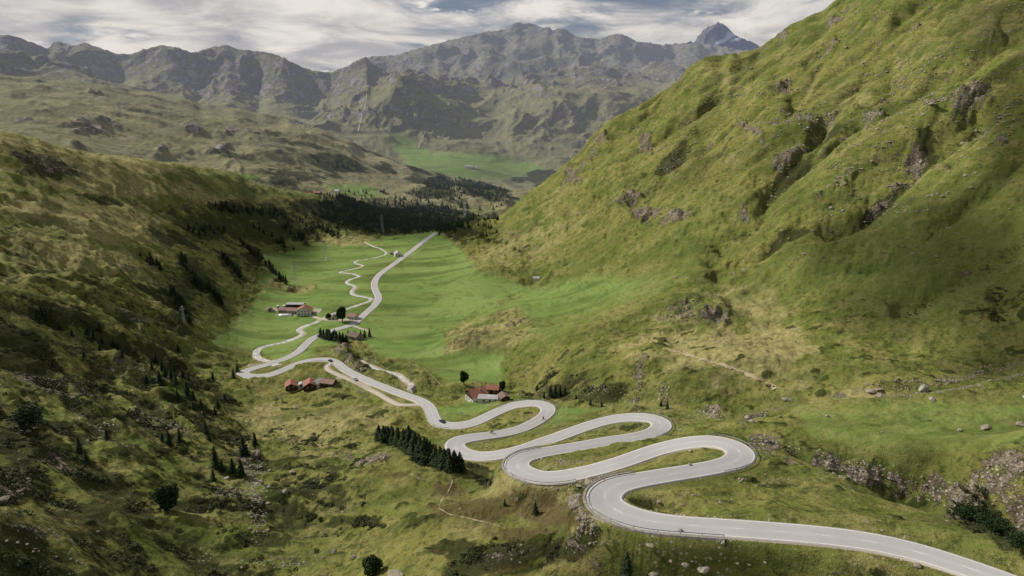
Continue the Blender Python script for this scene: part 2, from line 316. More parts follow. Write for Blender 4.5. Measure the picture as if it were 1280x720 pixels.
# ------------------------------------------------------------------ node helpers
class N:
    def __init__(s, name, disp=False):
        s.m = bpy.data.materials.new(name); s.m.use_nodes = True
        s.t = s.m.node_tree; s.t.nodes.clear()
        s.out = s.t.nodes.new('ShaderNodeOutputMaterial')
    def n(s, typ, **k):
        x = s.t.nodes.new(typ)
        for a, b in k.items():
            if a.startswith('i_'): x.inputs[a[2:].replace('_', ' ')].default_value = b
            else: setattr(x, a, b)
        return x
    def l(s, a, b): s.t.links.new(a, b)
    def coord(s):
        if not hasattr(s, '_c'): s._c = s.n('ShaderNodeTexCoord').outputs['Object']
        return s._c
    def noise(s, scale, detail=4, rough=.6, dist=0, vec=None, w=None):
        x = s.n('ShaderNodeTexNoise'); x.inputs['Scale'].default_value = scale; x.inputs['Detail'].default_value = detail
        x.inputs['Roughness'].default_value = rough; x.inputs['Distortion'].default_value = dist
        s.l(vec or s.coord(), x.inputs['Vector']); return x.outputs['Fac']
    def math(s, op, a, b=0, clamp=False):
        x = s.n('ShaderNodeMath', operation=op, use_clamp=clamp)
        for i, q in enumerate((a, b)):
            if isinstance(q, (int, float)): x.inputs[i].default_value = q
            else: s.l(q, x.inputs[i])
        return x.outputs[0]
    def ramp(s, f, a, b):
        x = s.n('ShaderNodeMapRange', interpolation_type='SMOOTHSTEP')
        s.l(f, x.inputs[0]); x.inputs[1].default_value = a; x.inputs[2].default_value = b
        return x.outputs[0]
    def mix(s, f, a, b, mode='MIX'):
        x = s.n('ShaderNodeMix', data_type='RGBA', blend_type=mode)
        for i, q in ((0, f), (6, a), (7, b)):
            if isinstance(q, (int, float)): x.inputs[i].default_value = q
            elif isinstance(q, tuple): x.inputs[i].default_value = (*q, 1)
            else: s.l(q, x.inputs[i])
        return x.outputs[2]
    def attr(s, name):
        a = s.n('ShaderNodeAttribute', attribute_name=name)
        sp = s.n('ShaderNodeSeparateColor'); s.l(a.outputs['Color'], sp.inputs[0])
        return sp.outputs[0], sp.outputs[1], sp.outputs[2], a.outputs['Alpha']
    def finish(s, col, rough=.9, bump=None, bstr=.5, bdist=1., haze=None, spec=.2):
        p = s.n('ShaderNodeBsdfPrincipled'); s.bsdf = p
        if isinstance(col, tuple): p.inputs['Base Color'].default_value = (*col, 1)
        else: s.l(col, p.inputs['Base Color'])
        if isinstance(rough, (int, float)): p.inputs['Roughness'].default_value = rough
        else: s.l(rough, p.inputs['Roughness'])
        p.inputs['Specular IOR Level'].default_value = spec
        if bump is not None:
            b = s.n('ShaderNodeBump'); b.inputs['Strength'].default_value = bstr; b.inputs['Distance'].default_value = bdist
            s.l(bump, b.inputs['Height']); s.l(b.outputs[0], p.inputs['Normal'])
        sh = p.outputs[0]
        if haze:                                # haze painted as glow into the surface, stronger with distance from the origin
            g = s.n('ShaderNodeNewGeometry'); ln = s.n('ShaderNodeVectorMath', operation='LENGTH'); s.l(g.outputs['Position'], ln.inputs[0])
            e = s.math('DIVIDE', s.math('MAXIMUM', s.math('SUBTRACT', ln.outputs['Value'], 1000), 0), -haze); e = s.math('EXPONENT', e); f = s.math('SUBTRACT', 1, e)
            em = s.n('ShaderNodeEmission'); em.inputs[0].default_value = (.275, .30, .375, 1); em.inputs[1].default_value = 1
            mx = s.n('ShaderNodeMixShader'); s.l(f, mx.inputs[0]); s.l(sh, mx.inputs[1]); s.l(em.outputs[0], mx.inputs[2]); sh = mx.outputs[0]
        s.l(sh, s.out.inputs[0])
        return s.m
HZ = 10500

def terrain_material(name, far=False):
    m = N(name)
    rock, mead, dry, heath = m.attr('cover')
    peb, tone, stone, snow = m.attr('cover_b')
    k = 1 if not far else .12
    nL = m.noise(.012*k*(1 if not far else .5), 5, .6); nM = m.noise(.07*k, 5, .65, .4); nS = m.noise(.45*k, 5, .7); nF = m.noise(1.9*k, 4, .75); nX = m.noise(.2*k, 6, .7, .6)
    # grass
    g = m.mix(m.ramp(nL, .35, .65), (.122, .156, .031), (.208, .202, .054))
    g = m.mix(m.ramp(nM, .42, .68), g, (.26, .232, .082))
    g = m.mix(m.math('MULTIPLY', m.ramp(nX, .50, .66), .80), g, (.034, .050, .010))
    g = m.mix(m.math('MULTIPLY', m.ramp(nS, .50, .66), .68), g, (.032, .042, .011))
    g = m.mix(m.math('MULTIPLY', m.ramp(nF, .52, .70), .50), g, (.23, .205, .078))
    # dry grass
    d = m.mix(m.ramp(nS, .35, .7), (.40, .34, .155), (.24, .205, .080))
    g = m.mix(m.math('MULTIPLY', m.ramp(m.math('ADD', dry, m.math('SUBTRACT', nM, .5)), .2, .8), .8), g, d)
    # mown meadow
    md = m.mix(m.ramp(nM, .35, .7), (.150, .245, .050), (.225, .290, .085))
    md = m.mix(m.math('MULTIPLY', m.ramp(nL, .4, .6), .5), md, (.125, .225, .045))
    md = m.mix(m.math('MULTIPLY', m.ramp(nS, .45, .8), .45), md, (.18, .22, .065))
    vp = m.n('ShaderNodeTexVoronoi', feature='F1'); vp.inputs['Scale'].default_value = .014; vp.inputs['Randomness'].default_value = .85; m.l(m.coord(), vp.inputs['Vector']); sv = m.n('ShaderNodeSeparateColor'); m.l(vp.outputs['Color'], sv.inputs[0])
    md = m.mix(m.math('MULTIPLY', sv.outputs[0], .40), md, (.24, .275, .09)); md = m.mix(m.math('MULTIPLY', sv.outputs[1], .30), md, (.09, .18, .035))
    sm = m.n('ShaderNodeMapping'); sm.inputs['Rotation'].default_value = (0, 0, R(28)); sm.inputs['Scale'].default_value = (.10, 1, 1); m.l(m.coord(), sm.inputs[0])
    ms = m.noise(.11, 3, .5, .2, vec=sm.outputs[0]); md = m.mix(m.math('MULTIPLY', m.ramp(ms, .42, .62), .22), md, (.25, .28, .10))
    g = m.mix(m.ramp(m.math('ADD', mead, m.math('MULTIPLY', m.math('SUBTRACT', nX, .5), .5)), .15, .75), g, md)
    # streaks along the fall line
    mp = m.n('ShaderNodeMapping'); mp.inputs['Rotation'].default_value = (0, 0, R(-17)); mp.inputs['Scale'].default_value = (.22, 1, 1); m.l(m.coord(), mp.inputs[0])
    sk = m.noise(.10*k, 5, .65, .5, vec=mp.outputs[0]); sk2 = m.noise(.035*k, 4, .6, .4, vec=mp.outputs[0])
    g = m.mix(m.math('MULTIPLY', m.ramp(sk, .50, .72), .30), g, (.20, .175, .058))
    g = m.mix(m.math('MULTIPLY', m.ramp(sk2, .45, .66), .55), g, (.050, .072, .014))
    mt_ = m.n('ShaderNodeMapping'); mt_.inputs['Scale'].default_value = (.10, .10, 1.3); m.l(m.coord(), mt_.inputs[0])
    tr = m.noise(.55*k, 4, .6, .3, vec=mt_.outputs[0])
    g = m.mix(m.math('MULTIPLY', m.ramp(tr, .52, .66), .38), g, (.055, .070, .016))
    g = m.mix(m.math('MULTIPLY', tone, .9), g, m.mix(m.ramp(nX, .35, .65), (.070, .112, .022), (.135, .165, .040)))  # deeper green of the lush areas
    if far: g = m.mix(m.math('MULTIPLY', m.math('SUBTRACT', 1, mead), .68), g, (.215, .200, .120))
    # heath / shrub, also the shade painted on the left slope
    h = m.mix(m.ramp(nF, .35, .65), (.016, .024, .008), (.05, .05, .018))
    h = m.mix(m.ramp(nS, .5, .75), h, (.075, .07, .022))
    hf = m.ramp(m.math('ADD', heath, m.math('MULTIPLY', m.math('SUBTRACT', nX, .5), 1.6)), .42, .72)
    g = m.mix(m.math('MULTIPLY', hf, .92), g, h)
    if not far:
        brn, mnd_, _, _ = m.attr('cover_c')
        bc = m.mix(m.ramp(nF, .35, .65), (.060, .038, .018), (.125, .088, .042)); g = m.mix(m.math('MULTIPLY', m.ramp(m.math('ADD', brn, m.math('MULTIPLY', m.math('SUBTRACT', nX, .5), 1.5)), .35, .75), .75), g, bc)
        gc = m.mix(m.ramp(nF, .35, .65), (.018, .028, .007), (.052, .064, .014)); g = m.mix(m.math('MULTIPLY', m.ramp(m.math('ADD', mnd_, m.math('SUBTRACT', nS, .5)), .4, .7), .85), g, gc)
        nZ = m.noise(3.6, 3, .7); g = m.mix(m.math('MULTIPLY', m.ramp(nZ, .52, .66), .45), g, (.030, .036, .010)); g = m.mix(m.math('MULTIPLY', m.ramp(nZ, .44, .34), .30), g, (.24, .22, .09))
    # rock
    r = m.mix(m.ramp(nS, .35, .65), (.105, .082, .055), (.285, .235, .170))
    vr = m.n('ShaderNodeTexVoronoi', feature='DISTANCE_TO_EDGE'); vr.inputs['Scale'].default_value = .55*k
    wv = m.n('ShaderNodeVectorMath', operation='ADD'); m.l(m.coord(), wv.inputs[0])
    nc = m.n('ShaderNodeTexNoise'); nc.inputs['Scale'].default_value = .5*k; nc.inputs['Detail'].default_value = 4; m.l(m.coord(), nc.inputs['Vector'])
    sc = m.n('ShaderNodeVectorMath', operation='SCALE'); sc.inputs['Scale'].default_value = 3./k; m.l(nc.outputs['Color'], sc.inputs[0]); m.l(sc.outputs[0], wv.inputs[1]); m.l(wv.outputs[0], vr.inputs['Vector'])
    ms_ = m.n('ShaderNodeMapping'); ms_.inputs['Rotation'].default_value = (.5, .25, R(-17)); ms_.inputs['Scale'].default_value = (.25, .5, 1.6); m.l(m.coord(), ms_.inputs[0])
    sr_ = m.noise(.9*k, 5, .75, .6, vec=ms_.outputs[0]); r = m.mix(m.math('MULTIPLY', m.ramp(sr_, .52, .62), .75), r, (.055, .045, .038))
    r = m.mix(m.math('MULTIPLY', m.ramp(nF, .5, .8), .45), r, (.42, .38, .32))
    if far: r = m.mix(m.ramp(nX, .3, .7), (.150, .130, .128), (.290, .250, .238))
    rf = m.ramp(m.math('ADD', m.math('MULTIPLY', rock, .60), m.math('ADD', m.math('MULTIPLY', m.math('SUBTRACT', nF, .5), .9), m.math('MULTIPLY', m.math('SUBTRACT', nX, .5), 2.0))), .40, .52)
    g = m.mix(rf, g, r)
    # loose pale stones and gravel verges
    vs = m.n('ShaderNodeTexVoronoi', feature='F1'); vs.inputs['Scale'].default_value = .8*k; m.l(m.coord(), vs.inputs['Vector'])
    st = m.math('MULTIPLY', m.ramp(vs.outputs['Distance'], .30, .20), m.ramp(m.math('ADD', stone, m.math('MULTIPLY', m.math('SUBTRACT', nM, .5), 1.)), .3, .8))
    g = m.mix(st, g, (.42, .39, .33))
    g = m.mix(m.ramp(m.math('ADD', peb, m.math('MULTIPLY', m.math('SUBTRACT', nF, .5), .6)), .35, .75), g, (.38, .33, .25))
    g = m.mix(m.math('MULTIPLY', snow, 1.0), g, (.8, .82, .86))
    b = m.math('ADD', m.math('MULTIPLY', nF, .55), m.math('MULTIPLY', nS, 1.1))
    b = m.math('ADD', b, m.math('MULTIPLY', m.math('MULTIPLY', nX, rf), 2.5))
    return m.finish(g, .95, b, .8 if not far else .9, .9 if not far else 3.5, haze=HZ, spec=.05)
MAT_T = terrain_material('alpine_ground'); MAT_F = terrain_material('mountain_ground', True)

def sil_fix(az, D, Z, sil, sild, jit=0., w0=.5):
    """lift or lower the skyline of every column so that its crest stands where the ridge stands"""
    sa, se = ray(*np.array(sil, float).T); o = np.argsort(sa); sa, se = sa[o], se[o]
    te = np.interp(az, sa, se)+jit
    dr = np.interp(az, *[q for q in zip(*[(float(ray(p, np.interp(p, [a for a, b in sil], [b for a, b in sil]))[0]), d) for p, d in sild])])
    EE = (Z-ZC)/D
    lim = D > (dr*.55)[None]
    E2 = np.where(lim, EE, -9)
    mx = E2.max(0); amx = E2.argmax(0)
    dd = D[amx, np.arange(len(az))]
    for _ in range(3): dd[2:-2] = (dd[:-4]+dd[1:-3]+dd[2:-2]+dd[3:-1]+dd[4:])/5
    w = sstep(w0, 1., D/dd[None])
    df = te-mx
    for _ in range(12): df[1:-1] = .25*df[:-2]+.5*df[1:-1]+.25*df[2:]
    return Z+df[None]*D*w

# ------------------------------------------------------------------ build the valley
az, ds = polar_grid(-48, 48, .085, 108, 2100, .00235, .0042)
A, D = np.meshgrid(az, ds)
E = surf.e(A, D)
X = D*np.sin(A); Y = D*np.cos(A); Zb = ZC+E*D
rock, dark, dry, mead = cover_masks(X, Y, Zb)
gx, gy = np.gradient(Zb, axis=1)/(D*R(.085)), np.gradient(Zb, axis=0)/np.gradient(D, axis=0)
slope = np.hypot(gx, gy)
calm = np.clip(mead*1.1, 0, 1)
floor = sstep(ZC-178, ZC-188, Zb)
wild = np.clip(1-calm, .06, 1)
uphill = .956*X+.294*Y          # distance across the right flank
along = -.294*X+.956*Y
flankm = sstep(140, 300, uphill-198-.0*along)*sstep(ZC-150, ZC-110, Zb)
wx = fbm(X, Y, 90, 3, 5)*30; wy = fbm(X, Y, 90, 3, 6)*30
calmf = 1-.82*flankm
Zn = fbm(X+wx*.3, Y+wy*.3, 60, 3, 11)*3.4*(1-.35*flankm)*wild*np.clip(D/260, .45, 1.6)
Zn += fbm(X, Y, 17, 3, 12)*1.35*calmf*wild*np.clip(D/300, .6, 1.8)
Zn += (ridged(X+wx*.2, Y+wy*.2, 30, 4, 13)-.35)*3.0*wild*(.35*calmf+dark*.6+rock*.8)*np.clip(D/300, .7, 2)
Zn += fbm(X, Y, 5, 3, 14)*.55*calmf*wild*np.clip(D/250, .8, 3)
Zn += fbm(X, Y, 1.6, 2, 15)*.22*np.clip(wild, .15, 1)*np.clip(D/250, .8, 2.)
# gullies running down the right flank
gl = ridged(along*1.0+wx*1.2+uphill*.25, uphill*.28+wy, 150, 4, 21)
Zn -= flankm*(gl-.3)*26
gl2 = ridged(along+wx*.6-uphill*.1, uphill*.35+wy*.5, 48, 3, 23)
Zn -= flankm*(gl2-.3)*8
# left slope: hummocky ribs
left = sstep(-.12, -.35, A)*sstep(ZC-180, ZC-160, Zb)
ng = ridged(X*.55+Y*.35+wx*.8, Y*.9-X*.45+wy*.5, 70, 4, 31)
Zn += left*(ng-.35)*7.5*np.clip(D/400, .4, 1.3)
Zn *= 1-.55*left*sstep(520, 780, D)
sf_ = ridged(.5*X+.86*Y+wx*.25, (.86*X-.5*Y)*.32+wy*.3, 24, 4, 33)
Zn += left*(sf_-.35)*5.0*np.clip(D/350, .5, 1.)
# ravines seen on the mountainside
def lines(px_, py_, L, wdt):
    mm = np.zeros_like(px_)
    for pts in L:
        st_ = pts[0]; pts = pts[1:]
        for (x1, y1), (x2, y2) in zip(pts[:-1], pts[1:]):
            nr = (px_ > min(x1, x2)-60) & (px_ < max(x1, x2)+60) & (py_ > min(y1, y2)-60) & (py_ < max(y1, y2)+60)
            if not nr.any(): continue
            a_, b_ = px_[nr], py_[nr]; t_ = np.clip(((a_-x1)*(x2-x1)+(b_-y1)*(y2-y1))/((x2-x1)**2+(y2-y1)**2), 0, 1)
            d_ = np.hypot(a_-x1-t_*(x2-x1), b_-y1-t_*(y2-y1)); mm[nr] = np.maximum(mm[nr], st_*np.exp(-(d_/wdt)**2))
    return mm
pxb, pyb = proj(X, Y, Zb); jx = fbm(X, Y, 60, 3, 45)*9; jy = fbm(X, Y, 60, 3, 46)*9
RAV = [(1.0,(1290,100),(1235,120),(1195,150),(1165,172),(1130,205),(1095,235),(1070,258),(1040,275)),(.8,(1120,95),(1060,130),(1025,160),(1005,185),(985,208),(962,232),(948,262),(930,280),(905,300)),(.7,(880,165),(858,182),(835,203),(815,225),(800,240)),
 (.6,(1280,185),(1230,225),(1180,262),(1130,300),(1090,330)),(.6,(1280,300),(1225,330),(1170,362),(1120,385)),(.5,(1010,275),(980,292),(945,315),(900,335)),(.5,(1060,45),(1040,62),(1010,80),(985,98)),(.45,(760,235),(735,255),(705,275),(660,300)),(.4,(930,120),(905,145),(875,160))]
rav = lines(pxb+jx, pyb+jy, RAV, 9); ravw = lines(pxb+jx, pyb+jy, RAV, 26)
Zn -= rav*np.clip(D/600, .5, 1.4)*9+ravw*np.clip(D/600, .5, 1.4)*11
mnd = blob(pxb, pyb, [(600,418,44,16,16),(648,405,24,8,0,.6),(866,388,44,14,0,.8),(432,440,10,9,0,1.),(455,458,24,5,-8,.5),(352,498,1,1)], fbm(X, Y, 25, 3, 48), .8)
Zn += mnd*(4.5+fbm(X, Y, 9, 3, 49)*2)
# crags
cst = ridged(along*.45+wx*.15, uphill*1.6+wy*.1, 16, 4, 47)*flankm
cr = ridged(X*1.0, Y*1.0+wx*.2, 9, 4, 41)
st = fbm(X, Y, 6, 3, 43)
cm = np.clip(rock*1.3-.1+st*.35*(rock > .05), 0, 1)
Zn += cm*(cr*1.3-.4+cst*2.2)*np.clip(D/280, .7, 2.)
Zn += sstep(.35, .6, cm)*.3*np.clip(D/300, .7, 2.5)
Z = Zb+Zn
Z = sil_fix(az, D, Z, SIL, SILD, fbm(az*0, az, .012, 4, 3)*.0035, .72)
# carve roads and watercourses
kds = []
pathd = np.full(X.shape, 99.)
vergem = np.zeros(X.shape); bedm = np.zeros(X.shape)
near = D < 1300
def carve(Z, W, hw, blend, kind, sink):
    global vergem, bedm
    m = near & (X > W[:, 0].min()-25) & (X < W[:, 0].max()+25) & (Y > W[:, 1].min()-25) & (Y < W[:, 1].max()+25)
    idx = np.nonzero(m.ravel())[0]
    x = X.ravel()[idx]; y = Y.ravel()[idx]
    # coarse cells first
    cell = 16.
    keyw = set()
    for a, b in zip((W[:, 0]//cell).astype(int), (W[:, 1]//cell).astype(int)):
        for i in (-1, 0, 1):
            for j in (-1, 0, 1): keyw.add((a+i)*100000+(b+j))
    kk = (x//cell).astype(np.int64)*100000+(y//cell).astype(np.int64)
    sel = np.isin(kk, np.array(list(keyw)))
    idx = idx[sel]; x = x[sel]; y = y[sel]
    kd = kdtree.KDTree(len(W))
    for i, p in enumerate(W): kd.insert((p[0], p[1], 0), i)
    kd.balance()
    fi = kd.find
    near_i = np.empty(len(x), int)
    for q in range(len(x)): near_i[q] = fi((x[q], y[q], 0))[1]
    i0 = np.clip(near_i, 1, len(W)-2)
    T = W[i0+1, :2]-W[i0-1, :2]; T /= np.linalg.norm(T, axis=1)[:, None]
    rx = x-W[i0, 0]; ry = y-W[i0, 1]
    t = np.clip(rx*T[:, 0]+ry*T[:, 1], -3, 3)
    lat = np.abs(rx*T[:, 1]-ry*T[:, 0])
    dist = np.maximum(lat, np.hypot(rx, ry)*(np.abs(t) >= 3))
    T3 = (W[i0+1, 2]-W[i0-1, 2])/np.maximum(np.linalg.norm(W[i0+1, :2]-W[i0-1, :2], axis=1), .1)
    zr = W[i0, 2]+T3*t
    h = hw[i0]
    z = Z.ravel()[idx]
    if kind == 3:
        w = sstep(h+blend, h*.6, dist)
        zn = z+(np.minimum(zr-sink, z)-z)*w
        bedm.ravel()[idx] = np.maximum(bedm.ravel()[idx], sstep(h+1.2, h, dist)*(1 if hw[0] > 2 else np.clip(.1+fbm(x, y, 12, 3, 66)*.9, 0, .8)*(x > 150)))
    else:
        bank = h+1.0
        w = sstep(bank+blend*(1+.0*t), bank, dist)
        zn = z+(zr-sink-z)*w
        vergem.ravel()[idx] = np.maximum(vergem.ravel()[idx], sstep(h+1.3, h+.2, dist))
    Z.ravel()[idx] = zn
    pathd.ravel()[idx] = np.minimum(pathd.ravel()[idx], dist-h)
    return Z
for W, hw, bl, kd_, sk in sorted(PATHS, key=lambda q: -q[3]):
    Z = carve(Z, W, hw, bl, kd_, sk)
ppx0, ppy0 = proj(X, Y, Zb); ZV = ZV0 = np.zeros_like(X)
gx, gy = np.gradient(Z, axis=1)/(D*R(.085)), np.gradient(Z, axis=0)/np.gradient(D, axis=0)
slope = np.hypot(gx, gy)
steep = sstep(.95, 1.7, slope)*(pathd > 5)*.6*(1-calm)
fo = fbm(X*.8+Y*.3, Y*1.4, 15, 4, 63)+.55*fbm(X, Y, 75, 3, 64)
auto = sstep(.36, .66, fo)*.95*flankm+sstep(.62, 1., fo)*.8*left
rockA = np.clip(np.maximum(np.maximum(rock*.95, steep), auto*(1-calm)), 0, 1)*(pathd > .3)
heath = np.clip(left*sstep(.42, .18, sf_)*.30*sstep(800, 600, D)+rav*.55+dark*.95+left*(.28+.25*fbm(X*1.6, Y*.8, 22, 4, 62))*(.25+.75*sstep(640, 480, D))+.06+sstep(.0, .8, fbm(X, Y, 35, 3, 61))*.22, 0, 1)*(1-calm)  # heath tone also laid in the rib hollows and along the ravines
yard = blob(ppx0, ppy0, [(396,389,7,4,0,.8),(366,393,22,2.2,0,.7),(342,387,10,3,0,.7),(612,506,16,2.5,0,.5),(392,486,26,1.8,0,.4),(437,399,8,2,0,.7),(424,472,8,2.5,0,.6),(750,628,10,14,0,.6),(765,654,30,2.5,-20,.8),(700,600,24,3,10,.5),(552,478,24,4,-10,.35),(320,455,16,1.6,10,.6),(655,577,6,2,0,.4),(712,569,26,4,-10,.35)], fbm(X, Y, 9, 3, 68)*1.4, .5)
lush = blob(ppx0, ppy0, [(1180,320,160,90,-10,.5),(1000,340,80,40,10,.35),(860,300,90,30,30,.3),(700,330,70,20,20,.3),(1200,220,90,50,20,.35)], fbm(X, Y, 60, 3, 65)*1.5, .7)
mead = np.maximum(mead, lush*.0)
stone = np.clip(rock*.8+left*.22*(D < 700)+sstep(.1, .9, fbm(X, Y, 50, 3, 71))*.45+sstep(14, 2, pathd)*.35, 0, 1)*(1-calm*.9)
brown = blob(ppx0, ppy0, [(600,632,60,18,-4,.9),(690,640,56,20,-12,.9),(640,668,60,14,0,.7),(560,606,40,10,-14,.7),(480,592,50,8,0,.6),(720,655,30,16,-20,.8),(800,690,60,14,-8,.5),(705,470,40,14,0,.4),(590,430,26,10,20,.6),(640,402,26,7,0,.5),(820,470,40,10,0,.4),(60,330,60,10,0,.3),(330,250,60,10,0,.5),(430,300,30,6,0,.5),(420,500,60,10,6,.35),(640,715,60,10,0,.6),(560,690,30,10,0,.5),(880,700,70,12,0,.5)], fbm(X, Y, 16, 4, 69)*1.6, .8)
mound = sstep(.30, .62, fbm(X*.8, Y*1.2, 11, 3, 72)+.25*fbm(X, Y, 40, 2, 73))*(D < 420)*(1-calm)*(pathd > 4)*sstep(.75, .3, rock)
Z += mound*.9*np.clip(pathd/6, 0, 1)
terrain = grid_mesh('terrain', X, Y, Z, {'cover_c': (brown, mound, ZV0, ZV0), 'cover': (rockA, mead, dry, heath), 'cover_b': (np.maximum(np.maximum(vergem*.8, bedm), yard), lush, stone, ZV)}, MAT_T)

# height lookup on the finished terrain
LD = np.log(ds)
def ground(x, y):
    a = math.atan2(x, y); d = math.hypot(x, y)
    ci = (a-az[0])/(az[1]-az[0]); ri = np.interp(math.log(d), LD, np.arange(len(LD)))
    c0 = int(min(max(ci, 0), len(az)-2)); r0 = int(min(max(ri, 0), len(ds)-2))
    u = min(max(ci-c0, 0), 1); v = min(max(ri-r0, 0), 1)
    return float((Z[r0, c0]*(1-u)+Z[r0, c0+1]*u)*(1-v)+(Z[r0+1, c0]*(1-u)+Z[r0+1, c0+1]*u)*v)
ELEV = (Z-ZC)/D
def hit(px, py, dmin=0):
    """where the sight line of a photo pixel meets the finished terrain"""
    a, e = ray(px, py)
    c = int(round((float(a)-az[0])/(az[1]-az[0]))); c = min(max(c, 0), len(az)-1)
    col = ELEV[:, c]
    k0 = np.searchsorted(ds, dmin) if dmin else 0
    w = np.nonzero(col[k0:] >= e)[0]
    if len(w) == 0: k = int(np.argmax(col)); d = ds[k]
    else:
        k = w[0]+k0
        d = ds[k] if k == 0 else ds[k-1]+(ds[k]-ds[k-1])*(e-col[k-1])/(col[k]-col[k-1]+1e-12)
    x = float(d*math.sin(a)); y = float(d*math.cos(a))
    return Vector((x, y, ground(x, y))), float(d)

# ------------------------------------------------------------------ middle hill beyond the left slope
HSIL = [(-350,92),(0,95),(60,97),(100,101),(150,109),(200,117),(250,128),(300,136),(330,142),(360,147),(400,160),(430,172),(460,187),(500,204),(540,214),(580,224),(610,230),(640,238),(664,238),(690,244),(760,262)]
HSILD = [(-350,2300),(0,2400),(150,2500),(300,2450),(400,2300),(500,2150),(600,2050),(690,1900),(760,1900)]
H = [(0,190,1300),(0,150,1600),(0,120,1950),(150,215,1350),(150,180,1550),(150,150,1800),(150,125,2150),(300,235,1400),(300,200,1600),(300,170,1850),(300,150,2150),
     (400,250,1450),(420,235,1500),(400,215,1650),(420,195,1850),(400,175,2050),(500,265,1480),(500,250,1560),(500,230,1750),(520,218,1950),(570,262,1500),(580,245,1620),(600,236,1850),(640,270,1500),(650,250,1700),(760,290,1500),
     (-250,200,1200),(-250,150,1500),(-250,110,1900)]
HA = anchors_from(H)
for px, d in HSILD:
    a, e = ray(px, np.interp(px, [q[0] for q in HSIL], [q[1] for q in HSIL]))
    HA.append((a, d, e)); HA.append((a, d*1.35, e-.05))
for a_ in np.linspace(-.75, .25, 9): HA.append((a_, 1050, -.30))
hs = Surf(HA)
az2, ds2 = polar_grid(-46, 14, .085, 1080, 3300, .0028, .0030)
A2, D2 = np.meshgrid(az2, ds2)
X2 = D2*np.sin(A2); Y2 = D2*np.cos(A2); Z2 = ZC+hs.e(A2, D2)*D2
w2 = fbm(X2, Y2, 300, 3, 105)*90; w3 = fbm(X2, Y2, 300, 3, 106)*90
Z2 += fbm(X2+w2*.4, Y2+w3*.4, 380, 3, 101)*20+(ridged(X2*.8+w2, Y2*.9+w3, 210, 4, 102)-.35)*18+fbm(X2, Y2, 60, 4, 103)*4.5+fbm(X2, Y2, 12, 3, 104)*1.6
px2, py2 = proj(X2, Y2, Z2)
n2 = fbm(X2, Y2, 60, 4, 107)*1.4
HROCK = [(112,158,30,10,0),(240,162,16,7,0,1.),(290,165,20,5,-5,.8),(150,133,11,4,0,.8),(30,150,22,4,0,.5),(370,150,1,1),(380,155,16,6,-30,.8),(270,187,18,4,20,.7),(200,190,12,5,40,.8),(115,118,10,5,0,.6),(340,185,20,5,0,.6)]
HDARK = [(425,205,34,10,-5),(400,195,16,6,0,.8),(550,228,18,12,-20),(598,236,28,11,-14),(545,240,30,8,0,.9),(520,224,24,6,0,.6),(600,225,40,3,-14,.9),(620,240,30,6,-10,.8),(500,200,60,3,-22,.8),(370,220,60,10,0,.6),(300,195,40,6,-10,.5),(460,268,70,14,0,1.),(545,270,70,12,0,1.),(340,215,30,8,0,.5),(480,210,14,10,-30,.7),(380,180,40,5,-10,.6),(330,165,30,5,-10,.5)]
HMEAD = [(300,221,26,6,0,.8),(445,238,34,9,-8,.85),(470,250,30,6,-8,.4),(650,250,20,8,0,.5),(600,262,26,6,0,.5)]
HDRY = [(490,248,40,8,-5,.9),(400,228,50,8,0,.8),(575,232,10,12,0,.9),(540,215,50,4,-14,.8),(460,195,40,6,-20,.6),(270,215,20,5,0,.9),(640,243,30,3,-5,.7),(640,255,30,8,0,.5),(360,238,60,3,-4,.8)]
rk2 = blob(px2, py2, HROCK, n2*1.2, .6); dk2 = blob(px2, py2, HDARK, n2, .6); md2 = blob(px2, py2, HMEAD, n2*.7, .5); dr2 = np.clip(blob(px2, py2, HDRY, n2, .6)+.48+fbm(X2, Y2, 120, 3, 108)*.3, 0, 1)
Z2 += np.clip(rk2, 0, 1)*ridged(X2, Y2, 60, 4, 109)*16
Z2 = sil_fix(az2, D2, Z2, HSIL, HSILD, fbm(az2*0, az2, .02, 4, 8)*.0020, .75)
g2x, g2y = np.gradient(Z2, axis=1)/(D2*R(.085)), np.gradient(Z2, axis=0)/np.gradient(D2, axis=0)
rkA = np.clip(np.maximum(rk2, sstep(.6, 1.1, np.hypot(g2x, g2y))*.55), 0, 1)
Z0 = np.zeros_like(X2)
hill = grid_mesh('hill', X2, Y2, Z2, {'cover': (rkA, md2*1.0, dr2, np.clip(dk2+.12, 0, 1)), 'cover_b': (Z0, Z0, Z0+.1, Z0)}, MAT_F)

